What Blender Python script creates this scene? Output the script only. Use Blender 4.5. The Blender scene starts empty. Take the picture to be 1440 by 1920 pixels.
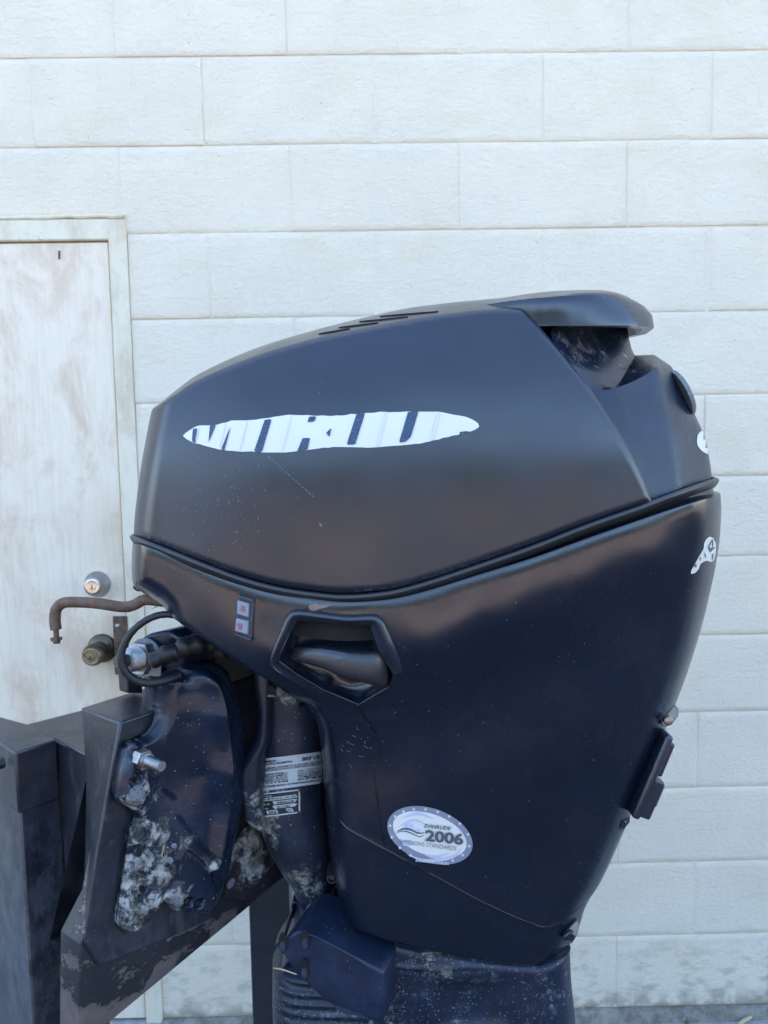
import bpy, bmesh, math, random
import numpy as np
from mathutils import Vector, Matrix
from mathutils.bvhtree import BVHTree
from mathutils.geometry import delaunay_2d_cdt
random.seed(7); rng = np.random.default_rng(7)
S = bpy.context.scene
COL = S.collection

# ------------------------------------------------------------------ camera
PITCH, YAW, ROLL = .0944, .0102, -.0164
CAM = np.array([0., 0., 1.529]); F = 1442.; WALL_Y = 1.9213; CX = .1933; U = .2032
fw = np.array([math.sin(YAW)*math.cos(PITCH), math.cos(YAW)*math.cos(PITCH), -math.sin(PITCH)])
rt0 = np.array([math.cos(YAW), -math.sin(YAW), 0.]); up0 = np.cross(rt0, fw)
rt = rt0*math.cos(ROLL)+up0*math.sin(ROLL); up = -rt0*math.sin(ROLL)+up0*math.cos(ROLL)
cd = bpy.data.cameras.new('camera'); cam = bpy.data.objects.new('camera', cd); COL.objects.link(cam)
cam.matrix_world = Matrix([[rt[i], up[i], -fw[i], CAM[i]] for i in range(3)]+[[0, 0, 0, 1]])
cd.sensor_fit = 'VERTICAL'; cd.sensor_height = 36; cd.sensor_width = 27; cd.lens = F/1920*36
cd.clip_start = .02; cd.clip_end = 500
cd.dof.use_dof = True; cd.dof.focus_distance = .87; cd.dof.aperture_fstop = 11
S.camera = cam
S.render.resolution_x = 768; S.render.resolution_y = 1024

# ------------------------------------------------------------------ light
EL = math.radians(44); AZ = math.radians(-14)          # the sun stands behind the building
w = bpy.data.worlds.new('World'); S.world = w; w.use_nodes = True
nt = w.node_tree; nt.nodes.clear()
sky = nt.nodes.new('ShaderNodeTexSky'); sky.sky_type = 'NISHITA'; sky.sun_disc = False
sky.sun_elevation = EL; sky.sun_rotation = AZ; sky.air_density = 1.0; sky.dust_density = .8; sky.ozone_density = 1.5
bg = nt.nodes.new('ShaderNodeBackground'); bg.inputs['Strength'].default_value = .15
ow = nt.nodes.new('ShaderNodeOutputWorld')
nt.links.new(sky.outputs[0], bg.inputs[0]); nt.links.new(bg.outputs[0], ow.inputs[0])
sl = bpy.data.lights.new('sun', 'SUN'); sl.energy = 3.0; sl.angle = math.radians(.5); sl.color = (1, .95, .87)
so = bpy.data.objects.new('sun', sl); COL.objects.link(so)
sd = Vector((math.sin(AZ)*math.cos(EL), math.cos(AZ)*math.cos(EL), math.sin(EL)))
so.rotation_euler = sd.to_track_quat('Z', 'Y').to_euler(); so.location = (0, 6, 8)
S.view_settings.view_transform = 'Standard'; S.view_settings.look = 'None'
S.view_settings.gamma = 1; S.view_settings.exposure = 2.55
S.view_settings.use_curve_mapping = False

# ------------------------------------------------------------------ helpers
def ray(px, py):
    d = fw+rt*((px-720)/F)-up*((py-960)/F)
    return d/d[1]
def P(px, py, Y):                      # the point seen at a pixel of the photograph, at true distance Y
    return CAM+ray(px, py)*Y
def link(o, parent=None):
    COL.objects.link(o)
    if parent is not None: o.parent = parent
    return o
ROOT = {}
def thing(name, loc, label, cat, group=None):
    o = bpy.data.objects.new(name, None); COL.objects.link(o); o.location = loc
    o.empty_display_size = .05
    o['label'] = label; o['category'] = cat
    if group: o['group'] = group
    ROOT[o.name] = np.array(loc, float)
    return o
def base_of(parent):
    while parent is not None:
        if parent.name in ROOT: return ROOT[parent.name]
        parent = parent.parent
    return np.zeros(3)
def mk(name, V, Fc, mat, parent=None, smooth=True, bevel=0, label=None, normals=None, seg=2, weld=False, sub=0, angle=35):
    V = np.asarray(V, float)-base_of(parent)
    me = bpy.data.meshes.new(name); me.from_pydata([tuple(v) for v in V], [], [tuple(int(i) for i in f) for f in Fc])
    bm = bmesh.new(); bm.from_mesh(me)
    if weld: bmesh.ops.remove_doubles(bm, verts=bm.verts, dist=1e-5)
    if normals is None: bmesh.ops.recalc_face_normals(bm, faces=bm.faces)
    bm.to_mesh(me); bm.free()
    me.materials.append(mat)
    me.polygons.foreach_set('use_smooth', [smooth]*len(me.polygons))
    if normals is not None:
        me.normals_split_custom_set_from_vertices([tuple(n) for n in normals])
    elif smooth and angle:
        me.set_sharp_from_angle(angle=math.radians(angle))
    o = bpy.data.objects.new(name, me); link(o, parent)
    if bevel:
        m = o.modifiers.new('bevel', 'BEVEL'); m.width = bevel; m.segments = seg; m.limit_method = 'ANGLE'; m.angle_limit = math.radians(30)
        m.harden_normals = False
    if sub:
        m = o.modifiers.new('subsurf', 'SUBSURF'); m.levels = sub; m.render_levels = sub
    if label: o['label'] = label
    return o
def bvh(V, Fc): return BVHTree.FromPolygons([Vector(v) for v in V], [tuple(int(i) for i in f) for f in Fc])
def hit(tree, px, py, off=.0004):
    d = ray(px, py); dn = Vector(d).normalized()
    h, n, i, dist = tree.ray_cast(Vector(CAM), dn)
    if h is None: return None
    if n.dot(dn) > 0: n = -n
    return np.array(h+n*off)
def prism(name, pts, off, mat, parent=None, bevel=.001, label=None, seg=2):
    n = len(pts); pts = [np.asarray(p, float) for p in pts]; off = np.asarray(off, float)
    V = pts+[p+off for p in pts]
    Fc = [list(range(n)), list(range(2*n-1, n-1, -1))]+[[i, (i+1) % n, n+(i+1) % n, n+i] for i in range(n)]
    return mk(name, V, Fc, mat, parent, bevel=bevel, label=label, seg=seg)
def vbox(name, plan, z0, z1, mat, parent=None, bevel=.0015, label=None):
    return prism(name, [(x, y, z1) for x, y in plan], (0, 0, z0-z1), mat, parent, bevel, label)
def catmull(pts, n=8, closed=False):
    p = [np.asarray(q, float) for q in pts]; out = []
    m = len(p)
    for i in range(m if closed else m-1):
        if closed: a, b, c, d = p[(i-1) % m], p[i], p[(i+1) % m], p[(i+2) % m]
        else: a, b, c, d = p[max(i-1, 0)], p[i], p[i+1], p[min(i+2, m-1)]
        if not closed and i == 0: a = 2*b-c
        if not closed and i == m-2: d = 2*c-b
        for k in range(n):
            t = k/n
            out.append(.5*((2*b)+(-a+c)*t+(2*a-5*b+4*c-d)*t*t+(-a+3*b-3*c+d)*t**3))
    if not closed: out.append(p[-1])
    return out
def tube(name, path, r, mat, parent=None, seg=14, cap=True, label=None, prof=None, upv=None, sub=0):
    path = [np.asarray(p, float) for p in path]; n = len(path)
    rs = r if hasattr(r, '__len__') else [r]*n
    V = []; Fc = []
    u = None
    for i in range(n):
        t = path[min(i+1, n-1)]-path[max(i-1, 0)]; t = t/np.linalg.norm(t)
        if u is None:
            u = np.cross(t, [0, 0, 1.]) if abs(t[2]) < .9 else np.cross(t, [0, 1., 0])
            if upv is not None: u = np.asarray(upv, float)
        u = u-t*np.dot(u, t); u /= np.linalg.norm(u); v = np.cross(t, u)
        for k in range(seg):
            a = 2*math.pi*k/seg
            if prof: ca, cb = prof[k]
            else: ca, cb = math.cos(a), math.sin(a)
            V.append(path[i]+(u*ca+v*cb)*rs[i])
    for i in range(n-1):
        for k in range(seg):
            k2 = (k+1) % seg
            Fc.append([i*seg+k, i*seg+k2, (i+1)*seg+k2, (i+1)*seg+k])
    if cap:
        Fc.append(list(range(seg))[::-1]); Fc.append([(n-1)*seg+k for k in range(seg)])
    return mk(name, V, Fc, mat, parent, label=label, sub=sub)
def cyl(name, a, b, r, mat, parent=None, seg=24, r2=None, bevel=0, label=None):
    r2 = r if r2 is None else r2
    o = tube(name, [a, b], [r, r2], mat, parent, seg=seg, label=label)
    if bevel:
        m = o.modifiers.new('bevel', 'BEVEL'); m.width = bevel; m.segments = 2; m.limit_method = 'ANGLE'; m.angle_limit = math.radians(40)
    return o
def lathe(name, origin, axis, prof, mat, parent=None, seg=32, label=None):
    origin = np.asarray(origin, float); ax = np.asarray(axis, float); ax /= np.linalg.norm(ax)
    return tube(name, [origin+ax*(h+1e-6*i) for i, (h, r) in enumerate(prof)], [r for h, r in prof], mat, parent, seg=seg, label=label) if False else _lathe(name, origin, ax, prof, mat, parent, seg, label)
def _lathe(name, o, ax, prof, mat, parent, seg, label):
    u = np.cross(ax, [0, 0, 1.] if abs(ax[2]) < .9 else [0, 1., 0]); u /= np.linalg.norm(u); v = np.cross(ax, u)
    V = []; Fc = []
    for h, r in prof:
        for k in range(seg):
            a = 2*math.pi*k/seg
            V.append(o+ax*h+(u*math.cos(a)+v*math.sin(a))*max(r, 1e-5))
    for i in range(len(prof)-1):
        for k in range(seg):
            k2 = (k+1) % seg; Fc.append([i*seg+k, i*seg+k2, (i+1)*seg+k2, (i+1)*seg+k])
    Fc.append(list(range(seg))); Fc.append([(len(prof)-1)*seg+k for k in range(seg)][::-1])
    return mk(name, V, Fc, mat, parent, label=label)

# distance of points (n,2) to a polyline (m,2); also signed side
def pdist(Q, L, closed=False, signed=False):
    L = np.asarray(L, float)
    A = L if closed else L[:-1]; B = np.roll(L, -1, 0) if closed else L[1:]
    best = np.full(len(Q), 1e9); sg = np.zeros(len(Q))
    for a, b in zip(A, B):
        ab = b-a; l2 = max((ab**2).sum(), 1e-14)
        t = np.clip(((Q-a)@ab)/l2, 0, 1)
        dd = Q-(a+t[:, None]*ab); d = np.sqrt((dd**2).sum(1))
        m = d < best-1e-12; best[m] = d[m]
        if signed:
            s = ab[0]*(Q[:, 1]-a[1])-ab[1]*(Q[:, 0]-a[0]); sg[m] = np.sign(s)[m]
    return (best, sg) if signed else best
def inside(Q, L):
    L = np.asarray(L, float); c = np.zeros(len(Q), bool); n = len(L); j = n-1
    for i in range(n):
        xi, yi = L[i]; xj, yj = L[j]
        if yi != yj:
            m = ((yi > Q[:, 1]) != (yj > Q[:, 1])) & (Q[:, 0] < (xj-xi)*(Q[:, 1]-yi)/(yj-yi)+xi)
            c ^= m
        j = i
    return c
def resample(L, step):
    L = np.asarray(L, float); s = np.r_[0, np.cumsum(np.sqrt((np.diff(L, axis=0)**2).sum(1)))]
    n = max(2, int(s[-1]/step)+1); t = np.linspace(0, s[-1], n)
    return np.c_[[np.interp(t, s, L[:, k]) for k in range(L.shape[1])]].T
class TPS:                             # thin plate spline through (x, y, value)
    def __init__(s, X, v, lam=1e-4):
        s.X = np.asarray(X, float); n = len(s.X)
        K = s.k(np.sqrt(((s.X[:, None]-s.X[None])**2).sum(2)))+lam*np.eye(n)
        Q = np.c_[np.ones(n), s.X]; A = np.block([[K, Q], [Q.T, np.zeros((3, 3))]])
        s.w = np.linalg.solve(A, np.r_[v, 0, 0, 0])
    def k(s, r): r = np.maximum(r, 1e-9); return r*r*np.log(r)
    def __call__(s, Q):
        out = s.w[-3]+Q@s.w[-2:]
        for x, w_ in zip(s.X, s.w[:-3]): out = out+w_*s.k(np.sqrt(((Q-x)**2).sum(1)))
        return out
def prof(s, p): s = np.clip(s, 0, 1); return (1-(1-s)**p)**(1/p)

class Relief:
    """a body symmetric about the plane depth=C0 of a frame turned by phi; its near side is a height field W over the plane,
    rounded towards each group of its outline"""
    def __init__(s, phi, C0, groups, wsamp, extra=None, grid=.004, feats=(), lam=1e-4):
        s.a = np.array([math.cos(phi), math.sin(phi), 0]); s.n = np.array([-math.sin(phi), math.cos(phi), 0]); s.z = np.array([0, 0, 1.])
        s.C0 = C0; s.extra = extra; s.grid = grid
        s.W = TPS([s.t(px, py)*(C0-w_) for px, py, w_ in wsamp], [w_ for *_, w_ in wsamp], lam)
        s.g = []
        for g in groups:
            L = catmull(g['pts'], 8) if g.get('smooth', True) else g['pts']
            L = np.array(L); T = np.array([s.t(*p) for p in L])
            s.g.append(dict(T=T, R=g['R'], q=g['q'], p=g.get('p', 2), pts=T*(C0-.1)))
        for it in range(6):
            new = []
            for g in s.g:
                A = g['pts']; tang = np.gradient(A, axis=0); tang /= np.maximum(np.linalg.norm(tang, axis=1), 1e-9)[:, None]
                nrm = np.c_[-tang[:, 1], tang[:, 0]]   # outward when the outline runs clockwise on screen
                if g['q'] >= 1:
                    out = []
                    Ws = s.W(A)
                    for k in range(len(A)):
                        W_ = max(Ws[k], .01); de = np.linspace(0, .995, 60)*W_
                        ins = g['R']*(1-(1-(de/W_)**g['p'])**(1/g['p']))
                        val = (g['T'][k]@nrm[k])*(C0-de)+ins
                        j = int(np.argmin(val)); out.append(g['T'][k]*(C0-de[j])+nrm[k]*ins[j])
                    new.append(np.array(out))
                else:
                    H = s.height(A+(-nrm)*1e-5, raw=True)
                    new.append(g['T']*(C0-H)[:, None])
            for g, q in zip(s.g, new): g['pts'] = q
        s.outline = np.concatenate([g['pts'] for g in s.g])
        s.feats = [resample(np.array([s.loc(*p) for p in f]), grid*.8) for f in feats]
    def t(s, px, py):
        d = ray(px, py); c = d@s.n; return np.array([d@s.a, d[2]])/c
    def loc(s, px, py, it=6):          # local 2D point of the surface seen at a pixel
        t = s.t(px, py); C = s.C0-.1
        for _ in range(it):
            C = s.C0-float(np.clip(s.W(np.array([t*C]))[0], .005, .4))
        return t*C
    def height(s, Q, raw=False):
        W = np.maximum(s.W(Q), .004)
        f = np.ones(len(Q))
        for g in s.g:
            d = pdist(Q, g['pts'])
            if g['q'] < 1: d = np.maximum(d-.0003, 0)
            f = f*(1-g['q']*(1-prof(d/g['R'], g['p'])))
        h = W*f
        if s.extra is not None and not raw: h = s.extra(s, Q, h)
        return h
    def world(s, A, H):
        return CAM+np.outer(A[:, 0], s.a)+np.outer(A[:, 1], s.z)+np.outer(s.C0-H, s.n)
    def build(s):
        O = s.outline; g = s.grid
        keep = [O[0]]
        for p in O[1:]:
            if np.linalg.norm(p-keep[-1]) > g*.25: keep.append(p)
        if np.linalg.norm(keep[0]-keep[-1]) < g*.25: keep.pop()
        B = resample(np.vstack([keep, keep[0]]), g*.9)[:-1]; s.B = B
        lo, hi = B.min(0), B.max(0)
        X, Z = np.meshgrid(np.arange(lo[0], hi[0], g), np.arange(lo[1], hi[1], g*.9)); X[::2] += g/2
        Q = np.c_[X.ravel(), Z.ravel()]
        Q = Q[inside(Q, B)]; d = pdist(Q, B, True); Q = Q[d > g*.6*2.2]
        rings = []
        t = np.gradient(np.vstack([B[-1], B, B[0]]), axis=0)[1:-1]; t /= np.linalg.norm(t, axis=1)[:, None]
        area = .5*np.sum(B[:, 0]*np.roll(B[:, 1], -1)-B[:, 1]*np.roll(B[:, 0], -1))
        inn = np.c_[-t[:, 1], t[:, 0]]*(1 if area > 0 else -1)
        for off in (g*.12, g*.4, g*.8):
            R = B+inn*off
            m = inside(R, B) & (pdist(R, B, True) > off*.9); rings.append(R[m])
        fp = []
        for f in s.feats:
            tt = np.gradient(f, axis=0); tt /= np.maximum(np.linalg.norm(tt, axis=1), 1e-9)[:, None]; nn = np.c_[-tt[:, 1], tt[:, 0]]
            for o in (-.0022, -.0006, .0006, .0022): fp.append(f+nn*o)
        if fp:
            fp = np.vstack(fp); fp = fp[inside(fp, B)]; fp = fp[pdist(fp, B, True) > g*.3]
            dd = np.min([pdist(Q, f) for f in s.feats], axis=0); Q = Q[dd > .0038]
            rings.append(fp)
        A = np.vstack([B]+rings+[Q])
        nb = len(B)
        r = delaunay_2d_cdt([Vector(p) for p in A], [(i, (i+1) % nb) for i in range(nb)], [list(range(nb))] if area > 0 else [list(range(nb))[::-1]], 1, 1e-7)
        A = np.array([tuple(v) for v in r[0]]); Fc = [list(f) for f in r[2]]
        H = s.height(A)
        bd = pdist(A, B, True) < 1e-6
        H[bd] = s.height(A[bd]) if not all(g_['q'] >= 1 for g_ in s.g) else 0
        e = 4e-4
        gx = (s.height(A+[e, 0])-s.height(A-[e, 0]))/(2*e); gz = (s.height(A+[0, e])-s.height(A-[0, e]))/(2*e)
        gx = np.clip(gx, -12, 12); gz = np.clip(gz, -12, 12)
        N = -np.outer(gx, s.a)-np.outer(gz, s.z)-np.outer(np.ones(len(A)), s.n)
        N /= np.linalg.norm(N, axis=1)[:, None]
        V = s.world(A, H); V2 = s.world(A, -H); N2 = N.copy(); N2 -= 2*np.outer(N@s.n, s.n)
        n = len(A)
        # orient faces so the near side looks at -n
        f0 = Fc[len(Fc)//2]; fn = np.cross(V[f0[1]]-V[f0[0]], V[f0[2]]-V[f0[0]])
        if fn@s.n > 0: Fc = [f[::-1] for f in Fc]
        s.V, s.Fc = V, Fc
        s.tree = bvh(V, Fc)
        # border rims: near border to far border (closes panels whose edge stands off the middle plane)
        cnt = {}
        for f in Fc:
            for i in range(3): cnt[(f[i], f[(i+1) % 3])] = 1
        bedges = [(a_, b_) for (a_, b_) in cnt if (b_, a_) not in cnt]
        return V, Fc, N, V2, N2, bedges
    def make(s, name, mat, parent, label=None, closed=True):
        V, Fc, N, V2, N2, be = s.build(); n = len(V)
        allF = Fc+[[i+n for i in f[::-1]] for f in Fc]
        allV = np.vstack([V, V2]); allN = np.vstack([N, N2])
        o = mk(name, allV, allF, mat, parent, label=label, normals=allN)
        if closed:
            # rim strip as its own loose island inside the same mesh would break normals; add it flat
            bv = sorted({i for e in be for i in e}); ix = {v: k for k, v in enumerate(bv)}
            VV = [V[i] for i in bv]+[V2[i] for i in bv]; m = len(bv)
            FF = [[ix[b_], ix[a_], ix[a_]+m, ix[b_]+m] for a_, b_ in be]
            FF = [f for f in FF if np.linalg.norm(np.array(VV[f[0]])-np.array(VV[f[3]])) > 2e-4]
            if FF:
                me = o.data; bm = bmesh.new(); bm.from_mesh(me)
                base = base_of(parent); vs = [bm.verts.new(tuple(v-base)) for v in VV]
                for f in FF:
                    try: fc = bm.faces.new([vs[i] for i in f]); fc.smooth = True
                    except ValueError: pass
                nl = [tuple(x) for x in allN]
                bm.normal_update(); bm.verts.ensure_lookup_table()
                ln = nl+[tuple(v.normal) for v in list(bm.verts)[len(nl):]]
                bm.to_mesh(me); bm.free()
                me.normals_split_custom_set_from_vertices(ln)
        return o

# ------------------------------------------------------------------ materials
def material(name):
    m = bpy.data.materials.new(name); m.use_nodes = True; t = m.node_tree; t.nodes.clear()
    o = t.nodes.new('ShaderNodeOutputMaterial'); b = t.nodes.new('ShaderNodeBsdfPrincipled'); t.links.new(b.outputs[0], o.inputs[0])
    return m, t, b
class G:
    def __init__(s, t): s.t = t; s.geo = t.nodes.new('ShaderNodeNewGeometry').outputs['Position']
    def n(s, kind, **k):
        nd = s.t.nodes.new(kind)
        for a, v in k.items(): setattr(nd, a, v)
        return nd
    def put(s, sock, v):
        if isinstance(v, bpy.types.NodeSocket): s.t.links.new(v, sock)
        else: sock.default_value = v
    def map(s, scale=(1, 1, 1), rot=(0, 0, 0), loc=(0, 0, 0)):
        m = s.n('ShaderNodeMapping'); s.put(m.inputs[0], s.geo); m.inputs['Scale'].default_value = scale; m.inputs['Rotation'].default_value = rot; m.inputs['Location'].default_value = loc
        return m.outputs[0]
    def noise(s, scale=5, detail=4, rough=.55, vec=None, dist=0, col=False):
        nd = s.n('ShaderNodeTexNoise'); s.put(nd.inputs['Vector'], vec if vec is not None else s.geo)
        nd.inputs['Scale'].default_value = scale; nd.inputs['Detail'].default_value = detail; nd.inputs['Roughness'].default_value = rough; nd.inputs['Distortion'].default_value = dist
        return nd.outputs['Color' if col else 'Fac']
    def vor(s, scale, vec=None, feature='F1', rnd=1, out='Distance'):
        nd = s.n('ShaderNodeTexVoronoi', feature=feature); s.put(nd.inputs['Vector'], vec if vec is not None else s.geo); nd.inputs['Scale'].default_value = scale; nd.inputs['Randomness'].default_value = rnd
        return nd.outputs[out]
    def ramp(s, f, a, b, va=0, vb=1):
        nd = s.n('ShaderNodeMapRange', interpolation_type='SMOOTHSTEP'); s.put(nd.inputs[0], f)
        for i, v in enumerate((a, b, va, vb)): nd.inputs[1+i].default_value = v
        return nd.outputs[0]
    def math(s, op, a, b=0.):
        nd = s.n('ShaderNodeMath', operation=op); s.put(nd.inputs[0], a); s.put(nd.inputs[1], b); return nd.outputs[0]
    def mix(s, f, a, b):
        nd = s.n('ShaderNodeMix', data_type='RGBA'); s.put(nd.inputs[0], f)
        s.put(nd.inputs[6], a if isinstance(a, bpy.types.NodeSocket) else (*a, 1)); s.put(nd.inputs[7], b if isinstance(b, bpy.types.NodeSocket) else (*b, 1))
        return nd.outputs[2]
    def near(s, p, r0, r1):              # 1 at p, 0 beyond r1
        nd = s.n('ShaderNodeVectorMath', operation='DISTANCE'); s.put(nd.inputs[0], s.geo); nd.inputs[1].default_value = tuple(p)
        return s.ramp(nd.outputs['Value'], r0, r1, 1, 0)
    def bump(s, h, dist, b, strength=1, prev=None):
        nd = s.n('ShaderNodeBump'); nd.inputs['Distance'].default_value = dist; nd.inputs['Strength'].default_value = strength
        s.put(nd.inputs['Height'], h)
        if prev is not None: s.put(nd.inputs['Normal'], prev)
        if b is not None: s.put(b.inputs['Normal'], nd.outputs[0])
        return nd.outputs[0]
    def z(s):
        nd = s.n('ShaderNodeSeparateXYZ'); s.put(nd.inputs[0], s.geo); return nd.outputs
def simple(name, col, rough=.5, metal=0, var=.15, scale=40, bumpd=0, coat=0, spec=.5):
    m, t, b = material(name); g = G(t)
    n = g.noise(scale, 4)
    dark = tuple(c*(1-var) for c in col); lite = tuple(min(1, c*(1+var)) for c in col)
    g.put(b.inputs['Base Color'], g.mix(n, dark, lite)); g.put(b.inputs['Roughness'], g.ramp(g.noise(scale*.6, 5), .3, .7, max(.03, rough-.08), min(1, rough+.1)))
    b.inputs['Metallic'].default_value = metal; b.inputs['Coat Weight'].default_value = coat; b.inputs['Specular IOR Level'].default_value = spec
    if bumpd: g.bump(g.noise(scale*4, 3), bumpd, b)
    return m

def wall_paint(name, base=(.89, .775, .605), grime=True):
    m, t, b = material(name); g = G(t)
    zz = g.z()
    big = g.noise(1.7, 5, .6); fine = g.noise(60, 5, .65)
    c = g.mix(g.ramp(big, .35, .7), base, tuple(x*y for x, y in zip(base, (.975, .98, .98))))
    yel = g.ramp(g.noise(5, 6, .65, g.map((1, 1, 1.6), loc=(3, 1, 2))), .50, .70, 0, .5)
    c = g.mix(yel, c, tuple(x*y for x, y in zip(base, (.93, .91, .83))))
    # brush strokes
    st = g.noise(9, 7, .72, g.map((2.2, 2.2, 26), rot=(0, .12, 0)), 1.6)
    c = g.mix(g.ramp(st, .52, .72, 0, .16), c, tuple(x*.88 for x in base))
    pit = g.ramp(g.vor(26, g.map((1, 1, 1.3))), .018, .055, 1, 0)
    gate = g.ramp(g.noise(16, 2), .55, .60)
    pm = g.math('MULTIPLY', pit, gate)
    c = g.mix(g.math('MULTIPLY', pm, .75), c, (.30, .25, .19))
    if grime:
        low = g.ramp(zz[2], .03, .30, 1, 0)
        gm = g.math('MULTIPLY', low, g.ramp(g.noise(14, 7, .7, g.map((1, 1, 2))), .47, .66))
        c = g.mix(g.math('MULTIPLY', gm, .55), c, (.33, .30, .24))
        gl = g.math('MULTIPLY', g.ramp(zz[2], .0, .07, 1, 0), g.ramp(g.noise(30, 5), .35, .6))
        c = g.mix(g.math('MULTIPLY', gl, .6), c, (.24, .21, .15))
        lon = g.math('MULTIPLY', g.ramp(zz[2], .12, .45, 1, 0), g.ramp(g.noise(6, 7, .75, g.map((1.2, 1, 22), rot=(0, .03, 0))), .64, .70))
        c = g.mix(g.math('MULTIPLY', lon, .6), c, (.25, .27, .30))
    g.put(b.inputs['Base Color'], c); b.inputs['Roughness'].default_value = .62
    swirl = g.noise(12, 8, .78, g.map((3, 3, 9), rot=(0, .35, 0)), 1.4)
    swirl2 = g.noise(13, 8, .78, g.map((3.5, 3, 9), rot=(0, -.3, 0), loc=(5, 0, 2)), 1.4)
    sel = g.ramp(g.noise(3.5, 2), .4, .6)
    sw = g.math('ADD', g.math('MULTIPLY', swirl, sel), g.math('MULTIPLY', swirl2, g.math('SUBTRACT', 1., sel)))
    n1 = g.bump(sw, .0026, None, 1)
    fs = g.noise(62, 6, .75, g.map((1, 1, 1.35), rot=(0, .2, 0)), .5)
    n2 = g.bump(fs, .0038, None, 1, n1)
    n2 = g.bump(g.noise(120, 5, .7), .0014, None, 1, n2)
    g.put(b.inputs['Base Color'], g.mix(g.ramp(fs, .55, .72, 0, .30), c, tuple(x*.80 for x in base)))
    g.bump(pm, -.003, b, 1, n2)
    return m
M = {}
M['wall'] = wall_paint('wall_paint')
M['mortar'] = wall_paint('joint_paint', (.88, .765, .60))
def door_paint():
    m, t, b = material('door_paint'); g = G(t)
    st = g.noise(5, 8, .7, g.map((16, 1, 1.1), rot=(0, .03, 0)), .8)
    c = g.mix(g.ramp(st, .42, .70, 0, .55), (.88, .75, .58), (.74, .58, .44))
    sp = g.noise(5.5, 7, .7, g.map((1.2, 1, .75)), .6)
    c = g.mix(g.ramp(sp, .46, .68, 0, .75), c, (.66, .47, .33))
    rs = g.math('MULTIPLY', g.ramp(g.noise(40, 8, .8), .60, .68), g.ramp(g.noise(7, 3, .6, g.map(loc=(5, 5, 5))), .52, .66))
    c = g.mix(g.math('MULTIPLY', rs, .7), c, (.30, .16, .09))
    c = g.mix(g.ramp(g.noise(5, 6, .65, g.map((1, 1, 1), loc=(7, 2, 1))), .60, .72, 0, .45), c, (.56, .46, .30))
    c = g.mix(g.ramp(g.noise(9, 8, .8, g.map((9, 1, 1.5), rot=(0, .35, 0), loc=(2, 3, 9)), .5), .60, .68, 0, .5), c, (.84, .83, .80))
    sm = g.near(P(228, 1235, WALL_Y), .0, .17)
    c = g.mix(g.math('MULTIPLY', sm, .45), c, (.50, .38, .20))
    sm = g.near(P(225, 1000, WALL_Y), .0, .16)
    c = g.mix(g.math('MULTIPLY', sm, .35), c, (.55, .43, .25))
    dk = g.ramp(g.vor(17, g.map((1.3, 1, .9))), .012, .04, 1, 0); dk = g.math('MULTIPLY', dk, g.ramp(g.noise(11, 2), .54, .58))
    c = g.mix(g.math('MULTIPLY', dk, .8), c, (.20, .16, .13))
    g.put(b.inputs['Base Color'], c); b.inputs['Roughness'].default_value = .5
    g.bump(g.noise(6, 8, .7, g.map((30, 1, 1.5), rot=(0, .08, 0)), 1), .0012, b)
    return m
M['door'] = door_paint()
def frame_paint():
    m, t, b = material('door_frame_paint'); g = G(t)
    c = g.mix(g.ramp(g.noise(6, 7, .7, g.map((2, 1, 1))), .42, .7), (.80, .705, .54), (.64, .53, .37))
    c = g.mix(g.ramp(g.noise(28, 6, .7), .62, .72, 0, .6), c, (.40, .33, .22))
    g.put(b.inputs['Base Color'], c); b.inputs['Roughness'].default_value = .5
    g.bump(g.noise(40, 6, .7), .0012, b)
    return m
M['frame'] = frame_paint()
def cowl_paint(name, dusty=0., base=(.0105, .0125, .018), rough=.36, scratches=True):
    m, t, b = material(name); g = G(t)
    c = g.mix(g.ramp(g.noise(7, 5, .6), .35, .7), base, tuple(x*1.25 for x in base))
    # faint chalky patches, wipe marks
    ch = g.math('MULTIPLY', g.ramp(g.noise(9, 8, .75, g.map((1, 1, 1.4)), .8), .50, .74), g.ramp(g.noise(2.4, 2, .5, g.map(loc=(1, 4, .2))), .45, .62))
    c = g.mix(g.math('MULTIPLY', ch, .10+dusty), c, (.11, .12, .14))
    r = g.ramp(g.noise(11, 6, .65), .3, .7, rough-.05, rough+.07)
    if scratches:
        sc = g.ramp(g.vor(75, g.map((1, .3, .42), rot=(0, .5, 0))), .03, .09, 1, 0)
        sc = g.math('MULTIPLY', sc, g.ramp(g.noise(38, 2), .56, .62))
        zone = g.near(P(420, 920, .85), .02, .13)
        gen = g.ramp(g.noise(5, 2, .5, g.map(loc=(9, 4, 7))), .62, .70, 0, .5)
        mk_ = g.math('MULTIPLY', sc, g.math('MAXIMUM', zone, gen))
        c = g.mix(g.math('MULTIPLY', mk_, .6), c, (.30, .32, .35))
        sp = g.math('MULTIPLY', g.ramp(g.vor(160), .05, .13, 1, 0), g.ramp(g.noise(21, 3, .6, g.map(loc=(2, 2, 6))), .64, .68))
        c = g.mix(g.math('MULTIPLY', sp, .55), c, (.35, .36, .38))
    g.put(b.inputs['Base Color'], c); g.put(b.inputs['Roughness'], r)
    b.inputs['IOR'].default_value = 1.5; b.inputs['Specular IOR Level'].default_value = .85
    n1 = g.bump(g.noise(14, 2, .5), .0007, None, .35)
    g.bump(g.noise(900, 2, .5), .00008, b, .35, n1)
    return m
M['cowl'] = cowl_paint('black_satin_cowl_paint', rough=.34, base=(.0040, .0082, .0195))
M['lower'] = cowl_paint('black_satin_lower_paint', rough=.25, base=(.0038, .0072, .0165))
M['cap'] = cowl_paint('black_visor_paint', rough=.25, scratches=False, base=(.0045, .0095, .0235))
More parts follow.
